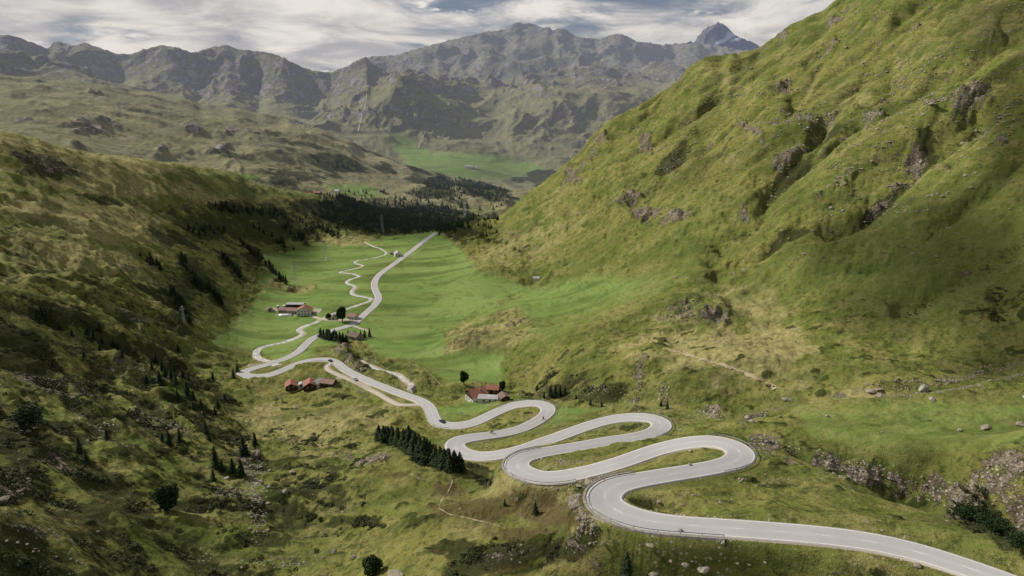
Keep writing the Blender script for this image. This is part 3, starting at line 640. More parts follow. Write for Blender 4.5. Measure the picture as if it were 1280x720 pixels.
# ------------------------------------------------------------------ far range
FSIL = [(-400,30),(-100,45),(0,43),(22,46),(49,56),(60,62),(69,50.6),(78,53),(88,56),(109,54),(146,67.5),(161,67.5),(180,62),(202,56),(225,60),(240,65.6),(262,60),(281,56),(300,62),(326,64),(349,69),(367,79),(390,88),(411,91),(430,84),(456,71),(475,70),(494,69),(539,56),(576,47),(602,40.5),(620,38),(632,37),(640,32),(646,27),(655,30),(662,28),(676,34),(685,33),(692,38),(700,34.5),(711,39),(722,46),(749,49),(760,45),(767.5,42),(779,43),(794,51),(824,55.5),(865,54),(890,56),(950,66),(1100,80)]
FSILD = [(-400,5000),(0,5200),(200,5200),(350,5400),(411,6000),(500,6800),(650,7300),(780,7200),(870,8000),(1100,8500)]
G = [(-300,130,2500),(0,130,2700),(150,150,2800),(300,170,2900),(400,200,2800),(500,222,2700),(600,212,2800),(560,192,2950),(660,220,2900),(700,205,3000),(760,215,3100),(900,200,3300),
     (300,130,3600),(250,105,3900),(150,95,3900),(0,85,3900),(0,65,4600),(150,80,4600),(280,85,4500),(380,118,3900),(380,150,3300),(450,155,3250),(450,120,3480),(450,105,3900),(530,175,3150),(530,125,3500),(530,108,4200),
     (600,170,3300),(610,135,3700),(600,108,4500),(690,170,3350),(700,130,3700),(690,112,4300),(760,165,3500),(780,120,4100),(800,95,5200),(850,110,4800),(480,90,5200),(560,80,5800),(650,75,6000),(740,80,6000),(800,75,6400),(900,90,6500),(560,60,6500),(640,50,6800)]
FA = anchors_from(G)
for px, d in FSILD:
    a, e = ray(px, np.interp(px, [q[0] for q in FSIL], [q[1] for q in FSIL])+6)
    FA.append((a, d, e)); FA.append((a, d*1.3, e-.05))
for a_ in np.linspace(-.8, .45, 8): FA.append((a_, 2200, -.14))
fs = Surf(FA)
az3, ds3 = polar_grid(-46, 30, .075, 2300, 9800, .0024, .0026)
A3, D3 = np.meshgrid(az3, ds3)
X3 = D3*np.sin(A3); Y3 = D3*np.cos(A3); E3 = fs.e(A3, D3); Z3 = ZC+E3*D3
w2 = fbm(X3, Y3, 1400, 4, 205)*420; w3 = fbm(X3, Y3, 1400, 4, 206)*420
hi = sstep(-.10, .02, E3)
Z3 += (ridged(X3+w2, Y3+w3, 1500, 6, 202)-.40)*215*(.10+.90*hi)
Z3 += (ridged(X3*1.1+w2*.8, Y3*.6+w3*.8, 520, 6, 203)-.4)*52*(.25+.75*hi)+fbm(X3, Y3, 150, 4, 204)*9+(ridged(X3, Y3, 70, 3, 214)-.4)*5
px3, py3 = proj(X3, Y3, Z3)
n3 = fbm(X3, Y3, 260, 4, 207)*1.3
valley = blob(px3, py3, [(590,208,70,18,-4),(520,195,40,14,-35),(640,212,40,10)], n3*.4, .4)
cliff = blob(px3, py3, [(430,140,60,14,-8),(500,150,50,18,0,.9),(560,165,40,12,0,.7),(700,150,40,16,10),(740,185,30,12,30),(680,165,20,20),(250,108,50,12,0),(300,120,60,10,0,.8),(350,125,30,10,0,.9),(210,112,40,8,0,.8),(760,150,30,14,0,.8)], n3*1.2, .6)
wood = blob(px3, py3, [(685,222,26,10,0),(700,232,30,8,0),(650,225,14,5,0,.6)], n3*.6, .4)
Z3 += np.clip(cliff, 0, 1)*(ridged(X3, Y3, 160, 4, 211)-.3)*48
Z3 = np.where(valley > 0, Z3*(1-valley)+(ZC+E3*D3)*valley, Z3)
for _ in range(2):
    Z3 = sil_fix(az3, D3, Z3, FSIL, FSILD, fbm(az3*0, az3, .01, 4, 9)*.0018, .7)
g3x, g3y = np.gradient(Z3, axis=1)/(D3*R(.075)), np.gradient(Z3, axis=0)/np.gradient(D3, axis=0)
sl3 = np.hypot(g3x, g3y)
high = sstep(ZC-60, ZC+260, Z3+n3*90)
rk3 = np.clip(high*.95+sstep(.6, 1.1, sl3)*.7+cliff*.30, 0, 1)*(1-valley)*.8
sn3 = sstep(ZC+640, ZC+800, Z3)*sstep(.65, .25, sl3)*sstep(.2, .6, fbm(X3, Y3, 160, 3, 215))
Zo = np.zeros_like(X3)
mountain = grid_mesh('mountain_range', X3, Y3, Z3, {'cover': (rk3, valley*1., np.clip(.10+.2*hi, 0, 1), np.clip(wood+.10+.35*cliff, 0, 1)), 'cover_b': (Zo, Zo, Zo+high*.2, sn3)}, MAT_F)

# ------------------------------------------------------------------ snow peak
SSIL = [(700,90),(800,70),(830,57),(850,55),(867,52.5),(874,44),(880.6,36),(890,31),(898,28),(903,29),(907,32),(912.5,37.5),(918,43),(924,46),(939,52.5),(950,58),(980,70),(1100,110)]
SSILD = [(700,10500),(1100,10500)]
az4, ds4 = polar_grid(2, 32, .06, 8200, 12500, .0016, .0016)
A4, D4 = np.meshgrid(az4, ds4)
X4 = D4*np.sin(A4); Y4 = D4*np.cos(A4)
sa, se = ray(*np.array(SSIL, float).T)
te = np.interp(az4, sa, se)
Z4 = ZC+te[None]*D4-np.abs(D4-10500)*.42
w2 = fbm(X4, Y4, 900, 3, 305)*200
Z4 += (ridged(X4+w2, Y4+w2, 800, 5, 302)-.4)*220
Z4 = sil_fix(az4, D4, Z4, SSIL, SSILD, fbm(az4*0, az4, .006, 3, 19)*.001, .8)
px4, py4 = proj(X4, Y4, Z4)
sn = blob(px4, py4, [(911,45,9,3.6,45),(903,51,9,2.2,25),(916,43,4,4),(922,49,5,2),(830,58,8,1.5,0),(918,50,6,1.5,20)], fbm(X4, Y4, 120, 3, 307)*1.2, .3)
rkp = np.ones_like(X4)
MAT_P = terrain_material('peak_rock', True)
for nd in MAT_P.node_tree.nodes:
    if nd.type == 'EMISSION': nd.inputs[0].default_value = (.17, .20, .29, 1)  # darker, bluer painted haze for the peak
peak = grid_mesh('mountain_peak', X4, Y4, Z4, {'cover': (rkp, rkp*0, rkp*0, rkp*0), 'cover_b': (rkp*0, rkp*0, rkp*0, sn)}, MAT_P)

# ------------------------------------------------------------------ plain materials
def plain(name, c1, c2=None, scale=1.5, rough=.8, bump=.2, spec=.2, haze=True, metal=0):
    m = N(name); f = m.noise(scale, 4, .65)
    col = m.mix(m.ramp(f, .3, .7), c1, c2 or tuple(q*.72 for q in c1))
    mt = m.finish(col, rough, f, bump, .1, haze=HZ if haze else None, spec=spec)
    m.bsdf.inputs['Metallic'].default_value = metal
    return mt
MT = dict(
 asphalt=None,
 line=plain('road_paint', (.80,.77,.70), (.58,.55,.5), 1.2, .6),
 earth=plain('trodden_earth', (.42,.34,.22), (.27,.225,.12), .8, .95, .4),
 gravel=plain('gravel', (.50,.45,.37), (.34,.30,.24), .9, .95, .5),
 white=plain('limewash', (.70,.67,.61), (.52,.49,.44), .5, .9),
 timber=plain('dark_timber', (.075,.045,.028), (.03,.02,.014), 1.2, .8),
 tile=plain('red_tiles', (.34,.145,.10), (.20,.085,.06), .9, .8, .5),
 tile_old=plain('weathered_tiles', (.33,.20,.165), (.21,.13,.11), .8, .85, .5),
 tin=plain('grey_sheet_roof', (.42,.41,.39), (.28,.27,.26), .5, .6),
 brown=plain('brown_shingles', (.22,.16,.125), (.13,.095,.07), .8, .9),
 glass=plain('window_glass', (.02,.025,.03), (.04,.045,.05), .5, .15, 0, .6),
 stone=plain('field_stone', (.34,.31,.27), (.20,.18,.155), 1.1, .95, .5),
 concrete=plain('concrete', (.40,.38,.35), (.27,.25,.23), .8, .9),
 steel=plain('galvanised_steel', (.40,.41,.42), (.28,.29,.30), 2, .4, .05, .5, metal=.5),
 film=plain('white_film', (.75,.76,.72), (.62,.64,.6), .6, .5),
 bark=plain('bark', (.10,.075,.055), (.05,.038,.028), 3, .95, .5),
 needle=plain('spruce_needles', (.034,.055,.018), (.014,.024,.009), 1.3, .9),
 needle2=plain('larch_needles', (.045,.062,.018), (.02,.030,.010), 1.1, .9),
 leaf=plain('dark_leaves', (.035,.058,.018), (.017,.030,.010), .9, .9),
 shrub=plain('juniper', (.030,.042,.014), (.055,.058,.020), .25, .95),
 sage=plain('grey_green_leaves', (.075,.095,.045), (.04,.055,.026), 1, .9),
 rubber=plain('rubber', (.02,.02,.02), None, 3, .9),
 paint_dark=plain('car_paint_dark', (.03,.035,.045), (.028,.032,.042), 1, .3, 0, .5),
 paint_white=plain('car_paint_white', (.62,.62,.60), (.60,.60,.58), 1, .3, 0, .5),
 paint_silver=plain('car_paint_silver', (.32,.33,.35), (.30,.31,.33), 1, .3, 0, .5),
 leather=plain('riding_leather', (.03,.03,.035), (.05,.05,.05), 3, .6),
 helmet=plain('helmet_shell', (.6,.58,.55), None, 3, .3),
 skin=plain('skin', (.45,.28,.2), None, 3, .7))
def asphalt_mat():
    m = N('asphalt_road'); a = m.noise(.05, 4, .6); b = m.noise(.8, 5, .7); c = m.noise(14, 2, .7)
    u, v, w_, _ = m.attr('lane')
    col = m.mix(m.ramp(a, .35, .65), (.365, .347, .337), (.41, .392, .38))
    col = m.mix(m.math('MULTIPLY', m.ramp(b, .5, .75), .5), col, (.335, .32, .31))
    col = m.mix(m.math('MULTIPLY', m.ramp(c, .35, .7), .25), col, (.45, .42, .40))
    col = m.mix(m.math('MULTIPLY', u, .22), col, (.24, .225, .22))            # wheel tracks
    ed = m.ramp(m.math('ADD', v, m.math('MULTIPLY', m.math('SUBTRACT', b, .5), .5)), .75, 1.0)
    col = m.mix(ed, col, (.43, .39, .32))
    return m.finish(col, .85, c, .15, .05, haze=HZ, spec=.15)
MT['asphalt'] = asphalt_mat()
def water_mat():
    m = N('rushing_water'); a = m.noise(.35, 5, .7, .8); b = m.noise(1.6, 4, .7)
    f = m.ramp(m.math('ADD', a, m.math('MULTIPLY', m.math('SUBTRACT', b, .5), .6)), .36, .60)
    col = m.mix(f, (.23, .22, .19), (.62, .60, .54))
    return m.finish(col, .35, b, .5, .3, haze=HZ, spec=.4)
MT['water'] = water_mat()
def rock_mat():
    m = N('boulder_rock'); a = m.noise(.9, 5, .7); b = m.noise(4, 4, .7)
    g = m.n('ShaderNodeNewGeometry'); sp = m.n('ShaderNodeSeparateXYZ'); m.l(g.outputs['Normal'], sp.inputs[0])
    oi = m.n('ShaderNodeObjectInfo')
    col = m.mix(m.ramp(a, .35, .65), (.17, .142, .105), (.37, .32, .25))
    col = m.mix(m.math('MULTIPLY', m.ramp(b, .5, .75), .5), col, (.12, .11, .09))
    col = m.mix(m.math('MULTIPLY', oi.outputs['Random'], .45), col, (.44, .40, .35))
    col = m.mix(m.math('MULTIPLY', m.ramp(m.math('MULTIPLY', sp.outputs[2], a), .38, .55), .45), col, (.13, .14, .04))
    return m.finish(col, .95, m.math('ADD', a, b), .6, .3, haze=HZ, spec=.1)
MT['rock'] = rock_mat()

# ------------------------------------------------------------------ object helpers
def mesh_obj(name, verts, faces, mat, parent=None, smooth=False):
    me = bpy.data.meshes.new(name); me.from_pydata([tuple(v) for v in verts], [], faces); me.materials.append(mat); me.update()
    if smooth:
        for p in me.polygons: p.use_smooth = True
    o = bpy.data.objects.new(name, me); COL.objects.link(o)
    if parent: o.parent = parent
    return o
def np_obj(name, V, Fc, mat, parent=None, smooth=False):
    me = bpy.data.meshes.new(name); k = Fc.shape[1]
    me.vertices.add(len(V)); me.vertices.foreach_set('co', V.astype(np.float32).ravel())
    me.loops.add(Fc.size); me.loops.foreach_set('vertex_index', Fc.astype(np.int32).ravel())
    me.polygons.add(len(Fc)); me.polygons.foreach_set('loop_start', np.arange(0, Fc.size, k, dtype=np.int32))
    me.polygons.foreach_set('use_smooth', np.full(len(Fc), smooth)); me.update(calc_edges=True); me.materials.append(mat)
    o = bpy.data.objects.new(name, me); COL.objects.link(o)
    if parent: o.parent = parent
    return o
def bm_obj(name, bm, mat, parent=None, smooth=False):
    me = bpy.data.meshes.new(name); bm.normal_update(); bm.to_mesh(me); bm.free(); me.materials.append(mat)
    if smooth:
        for p in me.polygons: p.use_smooth = True
    o = bpy.data.objects.new(name, me); COL.objects.link(o)
    if parent: o.parent = parent
    return o
def tag(o, label, cat, group=None, kind=None):
    if label: o['label'] = label
    if cat: o['category'] = cat
    if group: o['group'] = group
    if kind: o['kind'] = kind
    return o
def thing(name, label, cat, loc, rz=0, group=None):
    o = bpy.data.objects.new(name, None); COL.objects.link(o); o.location = loc; o.rotation_euler = (0, 0, rz); o.empty_display_size = .5
    return tag(o, label, cat, group)
def add_box(bm, c, s, rz=0, taper=1):
    ca, sa = math.cos(rz), math.sin(rz); vs = []
    for z in (-.5, .5):
        for x, y in ((-.5, -.5), (.5, -.5), (.5, .5), (-.5, .5)):
            k = taper if z > 0 else 1
            px_, py_ = x*s[0]*k, y*s[1]*k
            vs.append(bm.verts.new((c[0]+px_*ca-py_*sa, c[1]+px_*sa+py_*ca, c[2]+z*s[2])))
    for f in ((3,2,1,0),(4,5,6,7),(0,1,5,4),(1,2,6,5),(2,3,7,6),(3,0,4,7)): bm.faces.new([vs[i] for i in f])
def add_tube(bm, pts, rad, n=8):
    rings = []
    for i, p in enumerate(pts):
        p = Vector(p); a = Vector(pts[max(i-1, 0)]); b = Vector(pts[min(i+1, len(pts)-1)])
        d = (b-a).normalized(); u = d.orthogonal().normalized(); v = d.cross(u)
        r = rad[i] if isinstance(rad, (list, tuple)) else rad
        rings.append([bm.verts.new(p+(u*math.cos(6.2832*k/n)+v*math.sin(6.2832*k/n))*r) for k in range(n)])
    for q in range(len(rings)-1):
        for k in range(n): bm.faces.new((rings[q][k], rings[q][(k+1) % n], rings[q+1][(k+1) % n], rings[q+1][k]))
    bm.faces.new(rings[0][::-1]); bm.faces.new(rings[-1])
def box_obj(name, boxes, mat, parent=None):
    bm = bmesh.new()
    for b in boxes: add_box(bm, *b)
    return bm_obj(name, bm, mat, parent)
def dup(root, loc, rz=0, scale=1, label=None, group=None, tilt=(0, 0)):
    r = root.copy(); COL.objects.link(r); r.location = loc; r.rotation_euler = (tilt[0], tilt[1], rz)
    r.scale = (scale,)*3 if isinstance(scale, (int, float)) else scale
    if label: r['label'] = label
    if group: r['group'] = group
    for ch in list(root.children):
        c = ch.copy(); COL.objects.link(c); c.parent = r
        for g in ch.children:
            d = g.copy(); COL.objects.link(d); d.parent = c
    return r

# ------------------------------------------------------------------ road surface, lanes, water
def frame(W):
    T = np.gradient(W[:, :2], axis=0); T /= np.linalg.norm(T, axis=1)[:, None]
    return T, np.c_[T[:, 1], -T[:, 0]]
def ribbon(name, W, hw, mat, dz, kind='structure', parent=None, cols=(-1.04, -1, -.86, -.62, -.3, 0, .3, .62, .86, 1, 1.04), skirt=.45, jitter=0):
    T, Nn = frame(W); cols = np.array(cols); n = len(W); k = len(cols)
    off = cols[None]*hw[:, None]
    if jitter:
        s = np.arange(n)*1.5
        off = off+np.where(cols < 0, -1, 1)[None]*0+(np.abs(cols) > .5)[None]*(fbm(s[:, None]+cols[None]*55, s[:, None]*0+3.3, 9, 3, 77)*jitter)*np.sign(cols)[None]
    V = np.empty((n, k, 3)); V[..., 0] = W[:, None, 0]+Nn[:, None, 0]*off; V[..., 1] = W[:, None, 1]+Nn[:, None, 1]*off; V[..., 2] = W[:, None, 2]+dz
    V[:, 0, 2] -= skirt; V[:, -1, 2] -= skirt
    i = np.arange(n*k).reshape(n, k)
    Fc = np.stack([i[:-1, :-1], i[:-1, 1:], i[1:, 1:], i[1:, :-1]], -1).reshape(-1, 4)
    o = np_obj(name, V.reshape(-1, 3), Fc, mat, parent, True)
    c = o.data.color_attributes.new('lane', 'FLOAT_COLOR', 'POINT')
    ac = np.abs(cols); wt = np.exp(-((ac-.28)/.12)**2)+np.exp(-((ac-.68)/.12)**2)
    A_ = np.zeros((n, k, 4)); A_[..., 0] = wt[None]; A_[..., 1] = np.where(ac > .98, 1, 0)[None]; A_[..., 3] = 1
    c.data.foreach_set('color', A_.astype(np.float32).ravel())
    if kind: o['kind'] = kind
    return o
road_o = ribbon('road', road, road_w+.25, MT['asphalt'], -.02)
road_o['label'] = 'pale grey mountain road winding in hairpins through the valley'
def marking(name, W, off, half, i0, i1, dz=.0):
    T, Nn = frame(W); s = slice(i0, i1+1); w_ = W[s]; nn = Nn[s]; o_ = off[s][:, None]
    a = w_[:, :2]+nn*(o_-half); b = w_[:, :2]+nn*(o_+half); z = w_[:, 2:]+dz
    return np.concatenate([np.c_[a, z], np.c_[b, z]], 1).reshape(-1, 2, 3)
def strips(name, parts, mat, parent):
    V = []; Fc = []; b = 0
    for p in parts:
        n = len(p); V.append(p.reshape(-1, 3)); i = np.arange(n*2).reshape(n, 2)+b
        Fc.append(np.stack([i[:-1, 0], i[:-1, 1], i[1:, 1], i[1:, 0]], -1)); b += n*2
    return np_obj(name, np.concatenate(V), np.concatenate(Fc), mat, parent)
nR = len(road)
for sgn in (-1, 1):
    strips('edge_line', [marking('', road, sgn*(road_w-.22), .10, 0, nR-2, .015)], MT['line'], road_o)
strips('centre_line', [marking('', road, road_w*0, .075, i, i+2, .015) for i in range(2, int(nR*.62), 6)], MT['line'], road_o)
ribbon('farm_lane', lane, np.full(len(lane), 1.5), MT['gravel'], -.03, jitter=.25, cols=(-1.1, -1, -.5, 0, .5, 1, 1.1))
ribbon('farm_track', track, np.full(len(track), 1.7), MT['gravel'], -.03, jitter=.3, cols=(-1.1, -1, -.5, 0, .5, 1, 1.1))
ribbon('house_path', drive, np.full(len(drive), 1.0), MT['gravel'], -.03, jitter=.2, cols=(-1.1, -1, -.5, 0, .5, 1, 1.1))
sr = np.arange(len(river))
ribbon('river', river, np.linspace(2.5, 1.15, len(sr))*(1+fbm(sr*1.5, sr*0., 30, 3, 55)*.75), MT['water'], -.5, jitter=.6, cols=(-1, -.5, 0, .5, 1), skirt=.2)
stream_v = stream[:int(np.argmin(np.abs(proj(*stream.T)[0]-1125)))]
ribbon('cascade', cascade, np.full(len(cascade), 1.5), MT['water'], -.5, jitter=.9, cols=(-1, -.5, 0, .5, 1), skirt=.2)
# footpaths: worn earth lines draped over the grass
def drape(pts, hw, name, dz=.12, label=None):
    q = []
    for a, b in zip(pts[:-1], pts[1:]):
        n = max(int(math.hypot(b[0]-a[0], b[1]-a[1])/2), 1)
        for t in range(n): q.append((a[0]+(b[0]-a[0])*t/n, a[1]+(b[1]-a[1])*t/n))
    q.append(pts[-1])
    G_ = np.array([hit(*p)[0] for p in q])
    for _ in range(2): G_[1:-1] = .25*G_[:-2]+.5*G_[1:-1]+.25*G_[2:]
    seg = np.r_[0, np.cumsum(np.linalg.norm(np.diff(G_[:, :2], axis=0), axis=1))]
    s = np.linspace(0, seg[-1], max(int(seg[-1]/.8), 3)); W = np.stack([np.interp(s, seg, G_[:, k]) for k in range(3)], 1)
    T, Nn = frame(W); V = []
    for i, p in enumerate(W):
        for sd_ in (-1, 1):
            h_ = max(hw*(.8+.5*math.sin(i*.9+sd_)+.5*math.sin(i*.37)+.3*math.sin(i*2.3)), .03); x = p[0]+Nn[i, 0]*h_*sd_; y = p[1]+Nn[i, 1]*h_*sd_
            V.append((x, y, ground(x, y)+dz))
    i = np.arange(len(V)).reshape(-1, 2); Fc = np.stack([i[:-1, 0], i[:-1, 1], i[1:, 1], i[1:, 0]], -1)
    o = np_obj(name, np.array(V), Fc, MT['earth'], None, True); o['kind'] = 'structure'; return o
drape([(835,437),(850,441),(870,447),(890,453),(915,460),(935,468),(955,477),(970,486)], 1.0, 'footpath', .22)
drape([(566,600),(562,612),(552,625),(548,636),(562,643),(585,648),(610,654),(632,661)], .16, 'footpath')
drape([(512,453),(525,460),(540,470),(550,480)], .25, 'footpath')

# ------------------------------------------------------------------ guard rails and roadside posts
rpx, rpy = proj(*road.T)
def ridx(px, py): return int(np.argmin((rpx-px)**2+(rpy-py)**2*2))
def guard_rail(pA, pB, side, label, wall=0):
    i0, i1 = sorted((ridx(*pA), ridx(*pB))); T, Nn = frame(road); h = road_w+.45
    q = road[i0:i1+1].copy(); q[:, :2] += Nn[i0:i1+1]*(side*h[i0:i1+1, None]); base = Vector(q[0])
    q -= q[0]
    root = thing('guard_rail', label, 'guard rail', base, 0, 'guard rails on the outside of the bends')
    bm = bmesh.new(); prof = ((0, .50), (.05, .56), (0, .62), (.05, .68), (0, .75)); rows = []
    for p in q: rows.append([bm.verts.new((p[0]+o_*0, p[1]+o_, p[2]+z_)) for o_, z_ in prof])
    for a, b in zip(rows[:-1], rows[1:]):
        for k in range(len(prof)-1): bm.faces.new((a[k], b[k], b[k+1], a[k+1]))
    bm_obj('rail', bm, MT['steel'], root)
    for k in range(0, len(q), 3): box_obj('post', [((q[k][0], q[k][1], q[k][2]+.25), (.12, .12, 1.0))], MT['steel'], root)
    if wall:
        qo = road[i0:i1+1].copy(); bm = bmesh.new(); rows = []
        for j, p in enumerate(qo):
            n_ = Nn[i0+j]*side; t_ = math.sin(math.pi*j/max(len(qo)-1, 1))**.4
            a = p[:2]+n_*(h[i0+j]+.1); b = p[:2]+n_*(h[i0+j]+.65); c = p[:2]+n_*(h[i0+j]+.65+.25*wall)
            z = p[2]
            rows.append([bm.verts.new(v) for v in ((a[0], a[1], z-.6), (a[0], a[1], z+.12), (b[0], b[1], z+.12), (c[0], c[1], z-wall*t_-.3), (c[0], c[1], z-wall*t_-1.5))])
        for a, b in zip(rows[:-1], rows[1:]):
            for k in range(4): bm.faces.new((a[k], b[k], b[k+1], a[k+1]))
        bmesh.ops.recalc_face_normals(bm, faces=bm.faces)
        tag(bm_obj('retaining_wall', bm, MT['stone']), 'rough stone retaining wall under '+label.split('around ')[-1], 'retaining wall')
def side_of(pA, outer):
    """+1/-1: the side of the road on which the photo pixel OUTER lies"""
    i = ridx(*pA); T, Nn = frame(road); c = road[i]
    ax, ay = proj(c[0]+Nn[i, 0]*4, c[1]+Nn[i, 1]*4, c[2]); bx, by = proj(c[0]-Nn[i, 0]*4, c[1]-Nn[i, 1]*4, c[2])
    return 1 if (ax-outer[0])**2+(ay-outer[1])**2 < (bx-outer[0])**2+(by-outer[1])**2 else -1
for a, b, outp, lb, wl in [((800,600.3),(900,659),(738,622),'steel guard rail around the outside of the nearest left-hand hairpin',2.4),
    ((895,583),(882,551),(945,568),'steel guard rail around the right-hand hairpin nearest the camera',0),
    ((720,592.5),(680,565),(628,584),'steel guard rail around the second left-hand hairpin above the boulder bank',1.2),
    ((811,542.5),(800,521),(845,530),'steel guard rail around the middle right-hand hairpin beside the gully',0),
    ((683,517.5),(625,513),(690,498),'steel guard rail around the hairpin just past the chalet',0),
    ((565,531.5),(533,505.5),(540,536),'steel guard rail around the bend where the farm lane joins',0),
    ((430,461),(373,454),(402,445),'steel guard rail along the bend above the red-roofed huts',0)]:
    mid = ((a[0]+b[0])/2, (a[1]+b[1])/2)
    ia, ib = sorted((ridx(*a), ridx(*b))); im = (ia+ib)//2
    guard_rail(a, b, side_of((rpx[im], rpy[im]), outp), lb, wl)
bm = bmesh.new(); 
post = thing('marker_post', 'slim white marker post with a black band at the road edge', 'marker post', (0, 0, 0), 0, 'marker posts along the road edge')
box_obj('post', [((0, 0, .5), (.12, .10, 1.0))], MT['film'], post); box_obj('band', [((0, 0, .85), (.13, .11, .16))], MT['rubber'], post)
T_, N_ = frame(road); first = True
for k, i in enumerate(range(6, ridx(400,418), 17)):
    for sgn in (-1, 1):
        x = road[i, 0]+N_[i, 0]*sgn*(road_w[i]+.9); y = road[i, 1]+N_[i, 1]*sgn*(road_w[i]+.9); z = max(ground(x, y), road[i, 2]-.6)-.1
        if first: post.location = (x, y, z); first = False
        else: dup(post, (x, y, z))

# ------------------------------------------------------------------ trees
rng = np.random.default_rng(11)
def spruce(h=9., r=1.9, seed=0, nb=170, q=10, fs=.5, loose=0.):
    g = np.random.default_rng(seed); V = []; n = 0
    for b in range(nb):
        t = (b+.5)/nb; z = h*(.06+.94*t)
        if g.random() < .12+loose*.2: continue
        L = r*(1-t)**.85*(1-.25*max(0, .12-t)/.12)*g.uniform(.62, 1.12)+.12
        a = b*2.39996+g.uniform(-.5, .5)
        for k in range(q):
            u = (k+.6)/q; rr = L*u
            if g.random() < loose*.4: continue
            c = np.array([math.cos(a+g.uniform(-.2, .2))*rr, math.sin(a+g.uniform(-.2, .2))*rr, z-.38*L*u**1.3+g.uniform(-.1, .1)])
            s_ = fs*(1.1-.5*u)*g.uniform(.7, 1.3)*(.5+.5*(1-t)+.15)
            d1 = np.array([math.cos(a), math.sin(a), -.45+g.uniform(-.3, .3)]); d2 = np.array([-math.sin(a), math.cos(a), g.uniform(-.6, .6)])
            V += [c-d1*s_*.8, c+d2*s_*.6, c+d1*s_, c-d2*s_*.6]
    V = np.array(V); return V, np.arange(len(V)).reshape(-1, 4)
def spruce_thing(seed, mat, **k):
    t = thing('spruce_tree', 'dark spruce', 'spruce', (0, 0, -999))
    V, Fc = spruce(seed=seed, **k); np_obj('crown', V, Fc, mat, t)
    bm = bmesh.new(); add_tube(bm, [(0, 0, -.6), (0, 0, 1), (.05, 0, 4.5), (0, 0, 8.4)], [.24, .19, .11, .03], 7); bm_obj('trunk', bm, MT['bark'], t)
    return t
SPR = [spruce_thing(1, MT['needle'], r=2.9), spruce_thing(2, MT['needle'], r=2.5), spruce_thing(3, MT['needle'], r=3.3, loose=.2), spruce_thing(4, MT['needle2'], r=2.9, loose=.35)]
def round_crown(h, rx, rz, zc, n, fs, seed):
    g = np.random.default_rng(seed); V = []
    lobes = g.normal(size=(9, 3)); lobes /= np.linalg.norm(lobes, axis=1)[:, None]; lobes *= np.array([rx, rx, rz])*.55
    for i in range(n):
        c0 = lobes[g.integers(9)]; d = g.normal(size=3); d /= np.linalg.norm(d)
        c = c0+d*np.array([rx, rx, rz])*.55*g.uniform(.55, 1.05); c[2] += zc
        u = g.normal(size=3); u /= np.linalg.norm(u); w_ = np.cross(u, g.normal(size=3)); w_ /= np.linalg.norm(w_); s_ = fs*g.uniform(.6, 1.3)
        V += [c-u*s_, c+w_*s_*.7, c+u*s_, c-w_*s_*.7]
    V = np.array(V); return V, np.arange(len(V)).reshape(-1, 4)
def leaf_tree(label, px, py, hpx, wpx, mat, cat='tree', name='broadleaf_tree', group=None, trunk=.2):
    p, d = hit(px, py); dist = math.hypot(d, p.z-ZC); h = hpx*dist/F; w_ = wpx*dist/F
    t = thing(name, label, cat, p, rng.uniform(0, 6), group)
    V, Fc = round_crown(h, w_/2, h*(1-trunk)/2, h*(trunk+(1-trunk)/2), 3000, max(.16, h*.05), int(px)); np_obj('crown', V, Fc, mat, t)
    bm = bmesh.new(); add_tube(bm, [(0, 0, -.5), (.05, 0, h*.2), (0, .05, h*.75)], [h*.04, h*.03, h*.01], 7)
    for a in range(5):
        an = a*1.256; add_tube(bm, [(0, 0, h*(.2+.07*a)), (math.cos(an)*w_*.28, math.sin(an)*w_*.28, h*(.42+.07*a))], [h*.016, h*.005], 5)
    bm_obj('trunk', bm, MT['bark'], t); return t
used = [False]*4
ntree = 0
def put_spruce(px, py, hpx, label, group=None, v=None, dmin=0):
    global ntree
    p, d = hit(px, py, dmin); h = .9*hpx*math.hypot(d, p.z-ZC)/F/math.cos(math.atan2(ZC-p.z, d))
    v = v if v is not None else int(rng.integers(0, 4)); s_ = h/9
    sc = (s_*rng.uniform(.92, 1.2)*(1.2 if group in ('spruces in the dense clump on the knoll', 'trees in the dark row below the road in the valley') else 1),)*2+(s_,)
    o = SPR[v]
    if not used[v]:
        used[v] = True; o.location = p; o.scale = sc; o['label'] = label
        if group: o['group'] = group
    else:
        o = dup(o, p, rng.uniform(0, 6.28), sc, label)
        if group: o['group'] = group
        elif 'group' in o: del o['group']
    ntree += 1
    return o
G1 = 'spruces in the dense clump on the knoll'
for i, (x, y, h) in enumerate([(474,551,17),(480,553,18),(486,554,18),(492,556,19),(498,558,20),(505,562,22),(512,567,36),(519,570,26),(526,575,24),(531,579,33),(538,580,24),(545,583,22),(551,584,22),(556,586,21),(562,588,23),(568,588,21),(575,589,20),(483,550,15),(490,551,16),(497,553,16),(508,557,18),(516,561,20),(524,566,20),(534,571,20),(542,576,18),(550,579,18),(560,582,18),(570,585,16),(578,588,14)]):
    if h == 36: put_spruce(x, y, h, 'tall loose spruce standing above the left half of the dense clump on the knoll', None, 1)
    elif h == 33: put_spruce(x, y, h, 'tall broad spruce in the middle of the dense clump on the knoll', None, 2)
    else: put_spruce(x, y, h*1.22, 'dark spruce in the dense clump on the knoll below the hairpins', G1)
